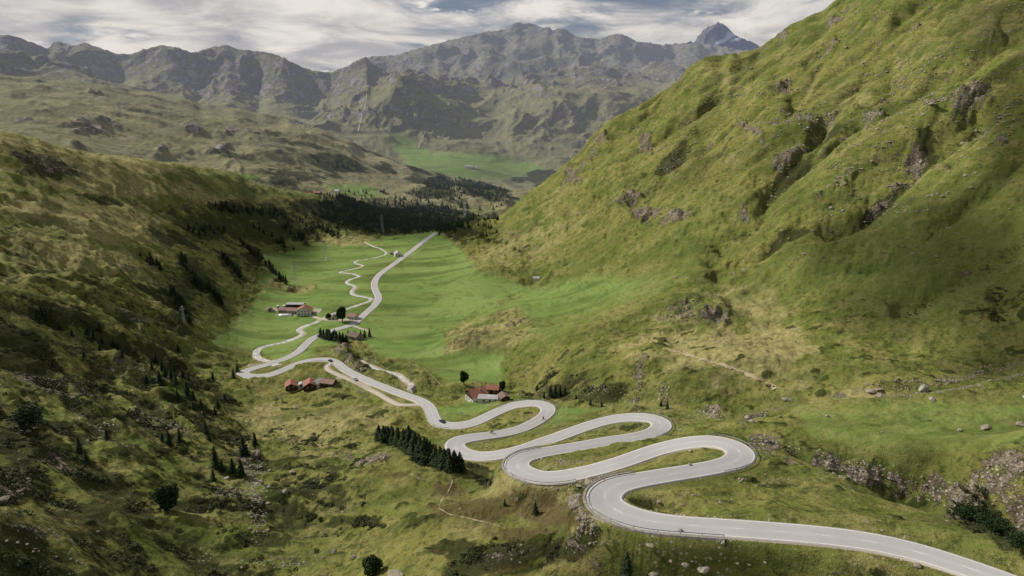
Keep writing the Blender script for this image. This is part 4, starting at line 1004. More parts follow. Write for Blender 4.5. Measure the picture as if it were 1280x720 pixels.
SINGLE = [(305,569,23,'broad dark spruce at the foot of the left slope, above the boulder gully'),(319,557,17,'slim spruce just right of the broad one above the boulder gully'),(270,586,28,'tallest spruce of the small group beside the boulder gully'),(267,601,14,'small spruce at the lower end of the group beside the boulder gully'),
 (278,590,15,'short spruce touching the tallest one beside the boulder gully'),(291,590,17,'spruce in the middle of the small group beside the boulder gully'),(302,595,21,'rightmost spruce of the small group beside the boulder gully'),
 (669,642,15,'compact little spruce on the brown heath left of the white boulder run'),(631,632,9,'tiny spruce on the brown heath at the path'),(613,606,7,'low spruce in the draw below the second hairpin'),(783,719,27,'spruce at the bottom edge below the nearest hairpin'),(100,567,18,'spruce leaning over the dark rocks on the lower left slope'),(108,577,14,'short spruce just below the one over the dark rocks'),
 (292,472,11,'small round-topped spruce left of the road\'s farthest left bend'),(297,465,10,'pointed little spruce beside the road\'s farthest left bend'),(134,550,13,'lone spruce on the lower left slope among crags')]
for x, y, h, lb in SINGLE: put_spruce(x, y, h, lb)
G2 = 'spruces scattered over the lower left slope'
for x, y, h in [(200,479,16),(220,481,15),(214,473,12),(234,493,17),(242,500,12),(273,511,13),(269,519,11),(242,513,11),(153,447,13),(142,433,11),(125,438,10),(117,425,14),(128,430,10),(125,415,12),(184,479,11),(105,447,9),(66,460,11),(222,497,11),(203,463,14),(195,454,13),(223,440,10),(266,474,9),(212,558,19),(225,553,17),(258,544,18),(262,552,11),(203,550,9),(207,470,12),(190,462,11),(228,470,10),(236,476,9),(251,507,9),(148,436,9),(110,418,11),(52,395,13),(46,399,11),(60,402,10),(75,412,9),(90,420,9),(247,488,9),(255,520,8),(281,500,8)]:
    put_spruce(x, y, h, 'dark spruce scattered over the rough lower left slope', G2)
G3 = 'trees in the dark row below the road in the valley'
for x, y, h in [(401,421,12),(405,423,13),(409,424,14),(413,425,14),(417,425,13),(421,426,13),(425,426,12),(429,426,12),(433,427,10),(411,422,12),(419,423,12)]: put_spruce(x, y, h, 'dark tree in the dense row between the road and the brown-roofed house', G3, 2)
for x, y, h, lb in [(435,417,6,'small tree behind the brown-roofed house, nearest the tree row'),(444,418,6,'small tree behind the middle of the brown-roofed house'),(451,419,7,'slim tree at the right gable of the brown-roofed house'),(456,422,11,'left tree of the dark pair right of the brown-roofed house'),(462,421,12,'right tree of the dark pair right of the brown-roofed house')]: put_spruce(x, y, h, lb)
G4 = 'spruces in the gully behind the hairpins'
for x, y, h in [(688,495,14),(694,496,16),(700,495,15),(706,494,12),(680,497,9),(738,506,8),(752,508,8),(720,499,7),(826,508,9),(834,511,10),(671,489,8)]: put_spruce(x, y, h, 'dark spruce in the stream gully behind the hairpins', G4)
leaf_tree('big round dark tree beside the farm track and the road', 428, 402, 18, 15, MT['leaf'])
leaf_tree('small round tree left of the big one on the farm track', 410, 399, 7, 9, MT['leaf'])
leaf_tree('round dark tree alone on the bright meadow above the white chalet', 580, 481, 18, 12, MT['leaf'])
leaf_tree('slim oval tree behind the small red-roofed hut', 628, 489, 14, 8, MT['leaf'])
leaf_tree('grey-green bushy willow on the left slope near the picture edge', 37, 537, 26, 26, MT['sage'], 'bush', 'willow_bush', trunk=.05)
leaf_tree('round dark pine standing alone low on the left slope', 210, 637, 30, 24, MT['leaf'], trunk=.08)
leaf_tree('round dark bush at the bottom left of the centre knoll', 465, 718, 22, 24, MT['leaf'], 'bush', 'juniper_bush', trunk=.02)
for x, y, w_, lb in [(1205,648,22,'dark bush hanging at the upper end of the gorge edge'),(1228,655,30,'large dark bush on the edge of the rocky gorge'),(1250,668,28,'dark bush in the middle of the row on the gorge edge'),(1270,682,26,'lowest dark bush of the row on the gorge edge')]:
    leaf_tree(lb, x, y, 16, w_, MT['leaf'], 'bush', 'juniper_bush', trunk=.02)
# forest: single trees first (largest in the photo), the far remainder as one mass
G5 = 'spruces of the forest on the shaded left slope'
cand = []
for bx, by, rx, ry, an, n_ in [(310,264,44,9,-6,26),(255,288,30,9,-12,16),(365,290,34,14,-35,18),(330,330,40,8,-42,30),(290,335,30,6,-48,16),(240,345,24,8,-60,22),(225,382,26,7,-62,22),(270,372,22,5,-52,14),(345,300,34,8,-30,12),(190,330,20,6,-30,8)]:
    for _ in range(n_):
        a = rng.uniform(0, 6.28); r_ = math.sqrt(rng.random()); u = math.cos(a)*r_*rx; v = math.sin(a)*r_*ry; q = R(-an)*-1
        cand.append((bx+u*math.cos(q)-v*math.sin(q)*-1*-1, by-u*math.sin(q)*1.0+v*math.cos(q)))
cand.sort(key=lambda c: c[1])
for x, y in cand[-(296-ntree):] if ntree < 296 else []:
    put_spruce(x, y, rng.uniform(5, 9) if y < 320 else rng.uniform(7, 12), 'dark spruce in the forest strips on the shaded left slope', G5)
# the wood as a mass
def low_spruce(seed):
    g = np.random.default_rng(seed); V = []
    for k in range(26):
        t = k/26; a = k*2.4; rr = 2.9*(1-t)**.8; z = 9*t
        c = np.array([math.cos(a)*rr*.5, math.sin(a)*rr*.5, z+.3]); d1 = np.array([math.cos(a)*rr*.9, math.sin(a)*rr*.9, -1.0]); d2 = np.array([-math.sin(a), math.cos(a), .3])*max(rr*.6, .35)
        V += [c-d1*.6, c+d2, c+d1*.8, c-d2]
    return np.array(V)
def scatter(name, P_, S_, tmpl, k, mat, label, smooth=False, flat=1., cat='vegetation'):
    """one mesh of many small copies of a template (TMPL: list of (V, F))"""
    VV = []; FF = []; b = 0
    for j, (Vt, Ft) in enumerate(tmpl):
        sel = np.arange(len(P_)) % len(tmpl) == j; p = P_[sel]; s_ = S_[sel]; n_ = len(p)
        if not n_: continue
        a = rng.uniform(0, 6.28, n_); ca, sa = np.cos(a)[:, None], np.sin(a)[:, None]
        sx = s_[:, None]*rng.uniform(.8, 1.25, n_)[:, None]
        x = (Vt[None, :, 0]*ca-Vt[None, :, 1]*sa)*sx; y = (Vt[None, :, 0]*sa+Vt[None, :, 1]*ca)*sx; z = Vt[None, :, 2]*s_[:, None]*flat
        V = np.stack([x+p[:, 0:1], y+p[:, 1:2], z+p[:, 2:3]], -1)
        VV.append(V.reshape(-1, 3)); FF.append((Ft[None]+(np.arange(n_)*len(Vt))[:, None, None]+b).reshape(-1, Ft.shape[1])); b += n_*len(Vt)
    o = np_obj(name, np.concatenate(VV), np.concatenate(FF), mat, None, smooth)
    return tag(o, label, cat, None, 'stuff')
def sample(weight, n, Xs=None):
    cw = np.cumsum((weight*D*np.gradient(D, axis=0)).ravel()); r_ = rng.random(n)*cw[-1]; i = np.searchsorted(cw, r_)
    x = X.ravel()[i]+rng.normal(0, .3, n); y = Y.ravel()[i]+rng.normal(0, .3, n)
    return np.stack([x, y, Z.ravel()[i]], 1)
ppx, ppy = proj(X, Y, Z)
inview = (ppx > -60) & (ppx < 1340) & (ppy < 760)
offroad = pathd > 1.2
fm = blob(ppx, ppy, [(500,275,105,16,-4),(440,262,44,14,-8),(580,270,14,6,5,.5),(395,285,30,7,-20,.7),(310,264,36,7,-6,.6),(255,287,26,6,-12,.4),(332,330,36,6,-42,.4)], fbm(X, Y, 40, 3, 81), .5)
fm = np.where(D > 600, fm, 0)**2*(1-mead)*inview*offroad
pf = sample(fm, 6500); sf = rng.uniform(.5, .95, 6500)
# the same wood goes on over the hill behind
fm2 = blob(px2, py2, [(500,262,90,12,0),(430,252,30,10,0),(550,230,18,10,-20,.9),(600,238,28,9,-14),(545,242,26,6,0,.8),(425,206,20,4,-5,.5)], n2*.6, .5)
cw = np.cumsum((fm2*D2).ravel()); i = np.searchsorted(cw, rng.random(2200)*cw[-1])
ph = np.stack([X2.ravel()[i]+rng.normal(0, 2, 2200), Y2.ravel()[i]+rng.normal(0, 2, 2200), Z2.ravel()[i]], 1)
Vl = [low_spruce(k) for k in range(3)]
scatter('forest', np.concatenate([pf, ph]), np.concatenate([sf, rng.uniform(.7, 1.2, 2200)]), [(v, np.arange(len(v)).reshape(-1, 4)) for v in Vl], 4, MT['needle'], 'dark conifer forest covering the spur across the valley', cat='forest')

# ------------------------------------------------------------------ low shrubs and loose stones
def shrub_t(seed):
    g = np.random.default_rng(seed); V = []
    for k in range(34):
        d = g.normal(size=3); d[2] = abs(d[2])*.8; d /= np.linalg.norm(d); c = d*np.array([1, 1, .62])*g.uniform(.7, 1.0)
        u = g.normal(size=3); u /= np.linalg.norm(u); w_ = np.cross(u, d); w_ /= np.linalg.norm(w_)+1e-6; s_ = g.uniform(.18, .34)
        V += [c-u*s_, c+w_*s_, c+u*s_, c-w_*s_]
    V = np.array(V); return V, np.arange(len(V)).reshape(-1, 4)
wsh = np.clip(heath-.30, 0, 1)**1.2*sstep(-.1, .5, fbm(X, Y, 14, 3, 83))*inview*(pathd > 3)*(1-mead)*(D < 480)*(ppy > 330)
n_ = 7500
scatter('undergrowth', sample(wsh, n_), rng.uniform(.3, 1.2, n_)**1.5, [shrub_t(k) for k in range(4)], 4, MT['shrub'], 'low dark juniper and heather bushes scattered over the slopes', flat=.8, cat='shrubs')
def rock_t(seed, sub=1, rough=.28):
    bm = bmesh.new(); bmesh.ops.create_icosphere(bm, subdivisions=sub, radius=1); g = np.random.default_rng(seed)
    sq = g.uniform(.7, 1.3, 3); cuts = g.normal(size=(9, 3)); cuts /= np.linalg.norm(cuts, axis=1)[:, None]; lim = g.uniform(.55, .9, 9)
    for v in bm.verts:
        p = np.array(v.co)
        for c, l_ in zip(cuts, lim):
            dd = p@c
            if dd > l_: p = p-c*(dd-l_)*.92
        p = p*sq*(1+g.uniform(-rough, rough)*.25); v.co = p
    bm.verts.ensure_lookup_table(); V = np.array([v.co[:] for v in bm.verts]); Fc = np.array([[v.index for v in f.verts] for f in bm.faces]); bm.free()
    V[:, 2] *= .7; return V, Fc
gen = .012*(1-mead)*sstep(.0, .9, fbm(X, Y, 60, 3, 85))
scree = blob(ppx, ppy, [(60,482,46,8,-14,.5),(165,465,40,8,-18,.35),(200,530,36,7,-14,.5),(315,590,12,26,-20,.8),(322,640,8,34,0,.8),(290,618,20,7,0,.4),(345,702,50,7,3,.3),(60,690,40,6,-14,.4),(735,598,34,4,8,1.),(700,608,20,4,10,1.),(728,645,7,22,20,3.),(738,662,6,16,25,3.),(720,625,12,10,0,2.),(900,704,90,7,0,.5),(780,680,50,8,0,.4),(505,548,1,1),(870,395,40,8,0,.5),(800,480,8,24,0,.4),(1090,592,60,12,-14,.4),(1260,600,40,30,0,.3),(650,690,50,10,0,.10),(950,600,40,6,0,.12),(860,625,50,8,0,.08),(700,577,30,4,0,.4),(490,600,60,8,0,.05)], fbm(X, Y, 12, 3, 86), .5)
strm = sstep(9, 1, pathd)*(bedm >= 0)*((ppx > 640) & (ppy < 540) & (ppy > 430) | ((ppx > 440) & (ppx < 520) & (ppy > 448) & (ppy < 490)))*(ppx < 1400)*(.25+.9*(ppx > 1090))
def safe(p): return p
ws_ = (gen*.6+scree*.9+np.clip(rock-.35, 0, 1)*.02+strm*.6)*inview*(pathd > 1.6)*(D < 900)
n_ = 15000
scatter('scattered_stones', sample(ws_, n_), (rng.random(n_)**3*.5+.10), [rock_t(k, 1) for k in range(5)], 3, MT['rock'], 'loose pale stones and scree scattered over the grass', flat=.8, cat='stones')
wf = (sstep(-.1, .8, fbm(X, Y, 45, 4, 74))*.4+sstep(.1, .7, fo)*1.)*flankm*inview*(1-mead)*(D > 300)*(D < 1000)*(600/D)**2
n_ = 3200
scatter('scattered_stones', sample(wf, n_), (rng.random(n_)**2.2*1.3+.45), [rock_t(k+20, 1) for k in range(5)], 3, MT['rock'], 'small pale rocks strewn over the right-hand mountainside', flat=.85, cat='stones')
# single boulders
BR = []
for k in range(6):
    V, Fc = rock_t(100+k, 3, .2); V = V+.13*np.stack([perlin(V[:, 0]*2.2+k, V[:, 1]*2.2+V[:, 2]), perlin(V[:, 1]*2.2, V[:, 2]*2.2+k), perlin(V[:, 2]*2.2+k, V[:, 0]*2.2)], 1)
    BR.append(np_obj('boulder', V, Fc, MT['rock'])); BR[-1]['category'] = 'boulder'
bused = [False]*6
def put_boulder(p, s_, label, group=None):
    k = int(rng.integers(0, 6)); o = BR[k]
    if bused[k]: o = o.copy(); COL.objects.link(o)
    bused[k] = True
    if 'group' in o: del o['group']
    o.location = (p[0], p[1], p[2]+s_*.15); o.scale = (s_*rng.uniform(.8, 1.3), s_*rng.uniform(.7, 1.1), s_*rng.uniform(.6, 1.15)); o.rotation_euler = (rng.uniform(-.2, .2), rng.uniform(-.2, .2), rng.uniform(0, 6.28))
    o['label'] = label
    if group: o['group'] = group
for x, y, w_, lb in [(418,690,8,'grey boulder alone in the grass at the bottom left of the knoll'),(323,567,6,'flat pale boulder at the foot of the two spruces above the gully'),(322,604,10,'large pale boulder at the bend of the boulder gully'),(357,615,9,'round grey boulder on the grass right of the gully'),(283,599,9,'broad pale boulder below the small spruce group'),
  (1155,489,14,'large boulder at the upper bend of the side stream'),(1088,490,9,'left one of the paired boulders beside the side stream'),(1097,487,7,'taller one of the paired boulders beside the side stream'),(1100,496,11,'flat boulder just below the pair beside the side stream'),(984,500,10,'boulder on the bank of the stream above the gully'),(935,523,10,'boulder where the stream drops to the gully'),
  (1233,536,10,'flat pale rock in the middle of the upper right meadow'),(1276,532,9,'grey boulder at the right edge of the upper meadow'),(1165,500,8,'small pale rock on the near bank of the side stream'),(817,718,10,'pinkish boulder at the bottom edge below the road'),(850,665,9,'white boulder at the foot of the road embankment'),(813,682,9,'white angular boulder below the retaining wall'),(1147,708,11,'long white boulder in the grass below the road on the right'),
  (857,706,12,'brown rounded rock low in the picture below the road'),(880,712,14,'reddish broad rock at the bottom edge below the road'),(495,721,20,'pale rock slab at the bottom of the knoll'),(443,697,7,'small grey boulder right of the lone one at the bottom of the knoll'),(863,564,5,'small white boulder inside the loop of the nearest right-hand hairpin'),(862,582,6,'white boulder at the inner edge of the nearest right-hand hairpin'),(824,628,6,'white boulder in the grass inside the nearest left-hand hairpin'),(632,527,1,'')]:
    if not lb: continue
    p, d = hit(x, y); put_boulder(p, w_/2*math.hypot(d, p.z-ZC)/F, lb)
for pts_, n_, a_, b_, lb, gr in [(blob(ppx, ppy, [(735,599,30,4,8),(708,607,16,3,10)], fbm(X, Y, 9, 3, 88), .4), 20, .6, 1.6, 'whitish block of the rock bank below the second left-hand hairpin', 'blocks of the pale rock bank'),
   (blob(ppx, ppy, [(722,628,9,10,20),(735,650,7,14,25),(743,668,5,8,20)], fbm(X, Y, 6, 3, 89)*.6, .4), 65, .35, .8, 'white block in the boulder run left of the nearest left-hand hairpin', 'blocks of the white boulder run'),
   (blob(ppx, ppy, [(312,575,10,18,-15),(325,605,12,20,-10),(330,640,7,24,0),(300,560,14,8,-20)], fbm(X, Y, 9, 3, 90), .5), 38, .3, 1.1, 'grey block in the boulder gully at the foot of the left slope', 'blocks of the boulder gully')]:
    for p in sample(pts_*inview*(pathd > 2.5)*(D < 600), n_): put_boulder(p, a_+(b_-a_)*rng.random()**2, lb, gr)
wb = (.010*sstep(-.2, .9, fbm(X, Y, 70, 3, 87))*(1-mead)+rock*.02)*inview*(pathd > 4)*(D < 1000)*(400/D)**1.5
for cond, n_, smin, smax, lb, gr in [((ppx > 700) & (ppy < 430) & (D > 330), 70, .7, 2.4, 'pale boulder lying on the grassy right-hand mountainside', 'boulders on the right-hand mountainside'),
   ((ppx < 420) & (ppy > 420), 34, .5, 1.7, 'weathered boulder lying on the rough left slope', 'boulders on the left slope'), ((ppx > 560) & (ppy > 560), 22, .15, .42, 'pale boulder lying in the grass around the nearest hairpins', 'boulders around the nearest hairpins'),
   ((ppx > 930) & (ppy > 450) & (ppy < 560), 16, .4, 1.3, 'pale boulder lying on the upper right meadow', 'boulders on the upper right meadow')]:
    wq = wb*cond
    if wq.max() <= 0: continue
    for p in sample(wq, n_): put_boulder(p, smin+(smax-smin)*rng.random()**2.5, lb, gr)

# ------------------------------------------------------------------ houses
def house(name, label, px, py, w_, l_, h, rh, rz, wall, roof, cat='house', windows=2, door=True, chimney=False, over=.5, gable_mat=None, group=None, lift=0, floors=1, scene_hit=None):
    p = scene_hit if scene_hit is not None else hit(px, py)[0]
    zs = [ground(p.x+dx, p.y+dy) for dx in (-w_/2, w_/2) for dy in (-l_/2, l_/2)] if math.hypot(p.x, p.y) < 1200 else [p.z]
    p = Vector((p.x, p.y, .5*(min(zs)+max(zs))+lift)); t = thing(name, label, cat, p, rz, group)
    bm = bmesh.new(); b = -2.0; X_, Y_ = w_/2, l_/2
    v = [bm.verts.new(q) for q in ((-X_,-Y_,b),(X_,-Y_,b),(X_,Y_,b),(-X_,Y_,b),(-X_,-Y_,h),(X_,-Y_,h),(X_,Y_,h),(-X_,Y_,h),(0,-Y_,h+rh),(0,Y_,h+rh))]
    for f in ((0,1,5,8,4),(2,3,7,9,6),(1,2,6,5),(3,0,4,7)): bm.faces.new([v[i] for i in f])
    bm_obj('wall', bm, wall, t)
    bm = bmesh.new(); th = .22; sl_ = math.hypot(X_, rh); ox = over; dz = rh/X_*ox if X_ else 0
    for s_ in (-1, 1):
        q = [(0,-Y_-over,h+rh+.05),(0,Y_+over,h+rh+.05),(s_*(X_+ox),Y_+over,h-dz+.05),(s_*(X_+ox),-Y_-over,h-dz+.05)]
        a = [bm.verts.new(c) for c in q]; c2 = [bm.verts.new((c[0], c[1], c[2]+th)) for c in q]
        fs_ = [a[::-1], c2]+[[a[i], a[(i+1) % 4], c2[(i+1) % 4], c2[i]] for i in range(4)]
        for f in fs_: bm.faces.new(f)
    bmesh.ops.recalc_face_normals(bm, faces=bm.faces); r_ = bm_obj('roof', bm, roof, t)
    if chimney: box_obj('chimney', [((X_*.35, Y_*.3, h+rh*.65+.6), (.7, .7, 1.8))], MT['stone'], r_)
    for fl_ in range(floors):
        zc = 1.4+fl_*2.6
        for sy in (-1, 1):
            for k in range(windows):
                x = (k-(windows-1)/2)*w_/(windows+.5)
                if door and fl_ == 0 and sy == -1 and k == 0: continue
                f_ = box_obj('window', [((x, sy*(Y_+.02), zc), (1.0, .08, 1.1))], MT['timber'] if wall != MT['timber'] else MT['white'], t); box_obj('pane', [((x, sy*(Y_+.07), zc), (.8, .05, .9))], MT['glass'], f_)
        for sx in (-1, 1):
            for k in range(max(1, int(l_/4))):
                y = (k-(max(1, int(l_/4))-1)/2)*3.4
                f_ = box_obj('window', [((sx*(X_+.02), y, zc), (.08, 1.0, 1.1))], MT['timber'] if wall != MT['timber'] else MT['white'], t); box_obj('pane', [((sx*(X_+.07), y, zc), (.05, .8, .9))], MT['glass'], f_)
    if door:
        x = -(windows-1)/2*w_/(windows+.5) if windows > 1 else 0
        box_obj('door', [((x, -Y_-.03, 1.0), (1.1, .1, 2.1))], MT['timber'] if wall != MT['timber'] else MT['brown'], t)
    if gable_mat:
        bm = bmesh.new()
        for sy in (-1, 1):
            y = sy*(Y_+.03); a = [bm.verts.new(q) for q in ((-X_,y,h*.62),(X_,y,h*.62),(X_,y,h),(0,y,h+rh),(-X_,y,h))]; bm.faces.new(a if sy < 0 else a[::-1])
        bm_obj('gable_boarding', bm, gable_mat, t)
    return t
# red-roofed huts inside the far bend
house('stone_hut','leftmost red-roofed hut of the row inside the road bend, dark gable to the viewer',364,484,7,8.5,1.9,1.9,R(18),MT['timber'],MT['tile'],chimney=False)
house('stone_hut','largest red-roofed hut in the middle of the row, with a chimney pipe',388,483,8,9.5,2.2,2.2,R(14),MT['timber'],MT['tile'],chimney=True,gable_mat=MT['timber'])
house('shed','small pale-roofed shed between two red-roofed huts',398,480,5,7,2.2,1.2,R(-30),MT['white'],MT['tin'],'shed',windows=1)
house('stone_hut','rightmost low hut of the row with faded pink-red roof',411,479,6,9,2.2,1.6,R(74),MT['timber'],MT['tile_old'],windows=1)
house('shed','tiny white lean-to shed between the two left huts',377,483,3.2,4,1.8,.8,R(10),MT['white'],MT['tin'],'shed',windows=1)
# chalet group
house('chalet','white chalet with a broad red roof beside the hairpin road',596,501,10.5,10,4.4,3.0,R(-62),MT['white'],MT['tile'],'chalet',windows=3,chimney=True,gable_mat=MT['timber'],floors=1)
house('hut','small dark hut with red roof behind the white chalet',616,491,7,8,3.2,1.8,R(80),MT['timber'],MT['tile'],windows=2)
house('annexe','low pale flat-roofed annexe between the chalet and the road',613,502,6,14,2.4,.5,R(84),MT['white'],MT['tin'],'annexe',windows=2,over=.2)
house('shed','dark grey shed at the road end of the chalet yard',630,500,5,6,2.8,1.2,R(20),MT['timber'],MT['brown'],'shed',windows=1)
# the farm
house('barn','long barn with a flat pale roof at the back of the farm',370,385,7,17,4.6,.7,R(88),MT['timber'],MT['tin'],'barn',windows=2,over=.4)
house('farmhouse','red-roofed farmhouse with a pale timbered front in the farmyard',381,393,13,10,5.0,3.0,R(6),MT['white'],MT['tile'],'farmhouse',windows=4,chimney=True,floors=2)
house('barn','low barn with a faded pink roof in the middle of the farm',368,391,7,12,3.0,2.0,R(80),MT['stone'],MT['tile_old'],'barn',windows=2)
house('barn','small barn with a dull red roof at the left of the farm',356,390,6,10,2.8,1.8,R(84),MT['stone'],MT['tile_old'],'barn',windows=1)
house('stone_hut','ruined-looking stone hut at the far left of the farm',337,388,5,6,2.0,1.0,R(30),MT['stone'],MT['brown'],windows=1)
def greenhouse(px, py):
    p, d = hit(px, py); t = thing('polytunnel', 'long white polytunnel in front of the farm', 'polytunnel', p, R(2)); bm = bmesh.new(); rings = []
    for x in (-6, -2, 2, 6): rings.append([bm.verts.new((x, -1.9*math.cos(a), 2.3*math.sin(a)-.3)) for a in np.linspace(0, math.pi, 10)])
    for a, b in zip(rings[:-1], rings[1:]):
        for k in range(9): bm.faces.new((a[k], b[k], b[k+1], a[k+1]))
    bm.faces.new(rings[0]); bm.faces.new(rings[-1][::-1]); bm_obj('cover', bm, MT['film'], t, True); box_obj('door', [((6.03, 0, .8), (.06, 1.2, 1.9))], MT['timber'], t)
greenhouse(357, 395)
for x, y, lb in [(348,386,'left one of the two round white-capped silos at the farm'),(356,386,'right one of the two round white-capped silos at the farm')]:
    p, d = hit(x, y); t = thing('silo', lb, 'silo', p); bm = bmesh.new(); add_tube(bm, [(0,0,-1),(0,0,3.2)], 1.5, 18); bm_obj('tank', bm, MT['concrete'], t); bm = bmesh.new(); add_tube(bm, [(0,0,3.2),(0,0,3.6),(0,0,4.0)], [1.6,1.2,.2], 18); bm_obj('lid', bm, MT['film'], t)
house('house','low house with pinkish roof right of the big round tree',441,398,7,8,2.6,2.0,R(70),MT['white'],MT['tile_old'],windows=2)
house('house','small white-walled house half hidden left of the big round tree',417,399,4,5,2.4,1.6,R(10),MT['white'],MT['brown'],windows=1)
house('house','brown-roofed house between the tree row and the dark pair of trees',444,424,8,10,2.8,2.4,R(60),MT['stone'],MT['brown'],windows=2,chimney=True)
house('house','grey house with pale roof beside the far end of the road',497,320,8,9,3.6,2.6,R(20),MT['white'],MT['tin'],windows=2)
house('hut','small brown hut behind the grey house at the far end of the road',492,318,6,6,2.6,2,R(50),MT['timber'],MT['brown'],windows=1)
house('stone_hut','lone small pale hut on the upper meadow at the foot of the mountainside',671,350,4.2,6,2.4,1.3,R(75),MT['white'],MT['tin'],windows=1)
def far_hit(px, py, d): return Vector(P(px, py, d))
def on_grid(px, py, az_, D_, Z_, k0=0):
    a, e = ray(px, py); c = int(np.argmin(np.abs(az_-float(a)))); col = (Z_[:, c]-ZC)/D_[:, c]; w_ = np.nonzero(col[k0:] >= e)[0]
    k = (w_[0]+k0) if len(w_) else int(np.argmax(col)); d = D_[k, c]; return Vector((float(d*math.sin(a)), float(d*math.cos(a)), float(Z_[k, c])))
for x, y, w_, l_, h_, wl, rf_, lb in [(324,237,9,12,5,'white','tin','lone white farmhouse on the plateau meadow of the middle hill'),(397,243,7,16,3.5,'timber','tile','long brown-roofed barn at the top of the forest edge'),(422,242,9,10,5,'white','tin','white hut at the top of the forest edge'),(478,240,8,10,4,'timber','brown','small brown hut on the bright meadow of the middle hill'),(637,245,10,10,5,'white','brown','upper house of the pair on the bare ridge end'),(634,252,8,9,4,'stone','brown','lower house of the pair on the bare ridge end')]:
    house('farmhouse', lb, x, y, w_, l_, h_, 2.6, R(70), MT[wl], MT[rf_], windows=2, scene_hit=on_grid(x, y, az2, D2, Z2))
for x, y, w_, l_, lb in [(586,210,12,34,'long pale building on the far green valley floor'),(594,211,10,22,'shorter grey building at the right end of the long one on the far valley floor'),(618,243,10,12,'')]:
    if lb: house('farm_building', lb, x, y, w_, l_, 6, 3, R(85), MT['white'], MT['tin'], 'building', windows=2, scene_hit=on_grid(x, y, az3, D3, Z3))

# ------------------------------------------------------------------ pylons
def pylon(h, label, p, rz, group='power pylons crossing the valley'):
    t = thing('power_pylon', label, 'pylon', p, rz, group); bm = bmesh.new(); w0, w1 = h*.075, h*.018; n_ = 7
    def at(z, sx, sy): k = w0+(w1-w0)*z/h; return (sx*k, sy*k, z)
    for sx, sy in ((-1,-1),(1,-1),(1,1),(-1,1)): add_tube(bm, [(sx*w0*1.1, sy*w0*1.1, -1.5), at(h, sx, sy)], .10, 4)
    for k in range(n_):
        z0, z1 = h*k/n_, h*(k+1)/n_; cs = ((-1,-1),(1,-1),(1,1),(-1,1))
        for i in range(4): add_tube(bm, [at(z0, *cs[i]), at(z1, *cs[(i+1) % 4])], .05, 4); add_tube(bm, [at(z0, *cs[(i+1) % 4]), at(z1, *cs[i])], .05, 4)
    bm_obj('mast', bm, MT['steel'], t)
    for k in range(2):
        z = h*(.78+.13*k); bm = bmesh.new(); L = h*(.2-.05*k); add_tube(bm, [(-L, 0, z), (0, 0, z+.5), (L, 0, z)], [.06, .16, .06], 5); add_tube(bm, [(-L, 0, z), (L, 0, z)], .07, 4); a = bm_obj('cross_arm', bm, MT['steel'], t)
        for s_ in (-1, 1): bm = bmesh.new(); add_tube(bm, [(s_*L*.95, 0, z), (s_*L*.95, 0, z-1.1)], .09, 6); bm_obj('insulator', bm, MT['glass'], a)
    return t
for x, y, hp, lb in [(370,357,28,'thin steel pylon standing in the green valley field behind the farm'),(408,326,20,'thin steel pylon farther back in the valley field'),(230,404,20,'lattice mast on the shaded left slope')]:
    p, d = hit(x, y); pylon(hp*math.hypot(d, p.z-ZC)/F/.97, lb, p, R(60))
p, d = hit(581, 275); pylon(22*d/F, 'lattice pylon at the end of the forest spur beside the road', p, R(50))
p, d = hit(478, 290); pylon(22*d/F, 'thin pylon in front of the dark forest', p, R(60))

# ------------------------------------------------------------------ vehicles
def car(label, idx, lane_side, mat, flip=False):
    T, Nn = frame(road); a = math.atan2(T[idx, 1], T[idx, 0])+(math.pi if flip else 0)
    t = thing('parked_car' if abs(lane_side) > 4 else 'car', label, 'car', (road[idx, 0]+Nn[idx, 0]*lane_side, road[idx, 1]+Nn[idx, 1]*lane_side, road[idx, 2]+.0), a)
    bm = bmesh.new(); prof = [(-2.1,.35),(-2.15,.75),(-1.95,.98),(-1.3,1.02),(-.75,1.42),(.45,1.45),(1.15,1.0),(2.0,.85),(2.15,.6),(2.1,.35)]
    L = [bm.verts.new((x, -.85 if z < 1.1 else -.66, z)) for x, z in prof]; Rr = [bm.verts.new((x, .85 if z < 1.1 else .66, z)) for x, z in prof]
    bm.faces.new(L); bm.faces.new(Rr[::-1]); n_ = len(prof)
    for i in range(n_): bm.faces.new((L[(i+1) % n_], L[i], Rr[i], Rr[(i+1) % n_]))
    bmesh.ops.recalc_face_normals(bm, faces=bm.faces); bm_obj('body', bm, mat, t)
    for nm, q in (('windscreen', ((.52,1.38),(1.08,1.04))), ('rear_window', ((-.80,1.40),(-1.25,1.06)))):
        (x0, z0), (x1, z1) = q; s_ = .03 if x0 > 0 else -.03
        mesh_obj(nm, [(x0+s_,-.6,z0+.02),(x0+s_,.6,z0+.02),(x1+s_,.74,z1+.02),(x1+s_,-.74,z1+.02)], [(0,1,2,3)], MT['glass'], t)
    for s_ in (-1, 1): mesh_obj('side_window', [(-.65,s_*.70,1.38),(.42,s_*.70,1.40),(.95,s_*.83,1.06),(-1.1,s_*.83,1.06)], [(0,1,2,3)], MT['glass'], t)
    for x in (-1.3, 1.3):
        for s_ in (-1, 1): bm = bmesh.new(); add_tube(bm, [(x, s_*.72, .33), (x, s_*.9, .33)], .33, 14); bm_obj('wheel', bm, MT['rubber'], t)
    for s_ in (-1, 1): box_obj('headlight', [((2.12, s_*.6, .68), (.06, .3, .14))], MT['film'], t)
    return t
car('dark car driving round the bend where the farm lane joins the road', ridx(549,530), 1.7, MT['paint_dark'])
car('dark car at the top of the bend above the red-roofed huts', ridx(416,451), -1.7, MT['paint_dark'])
car('silver car standing in the lay-by right of the red-roofed huts', ridx(453,472), -5.0, MT['paint_silver'])
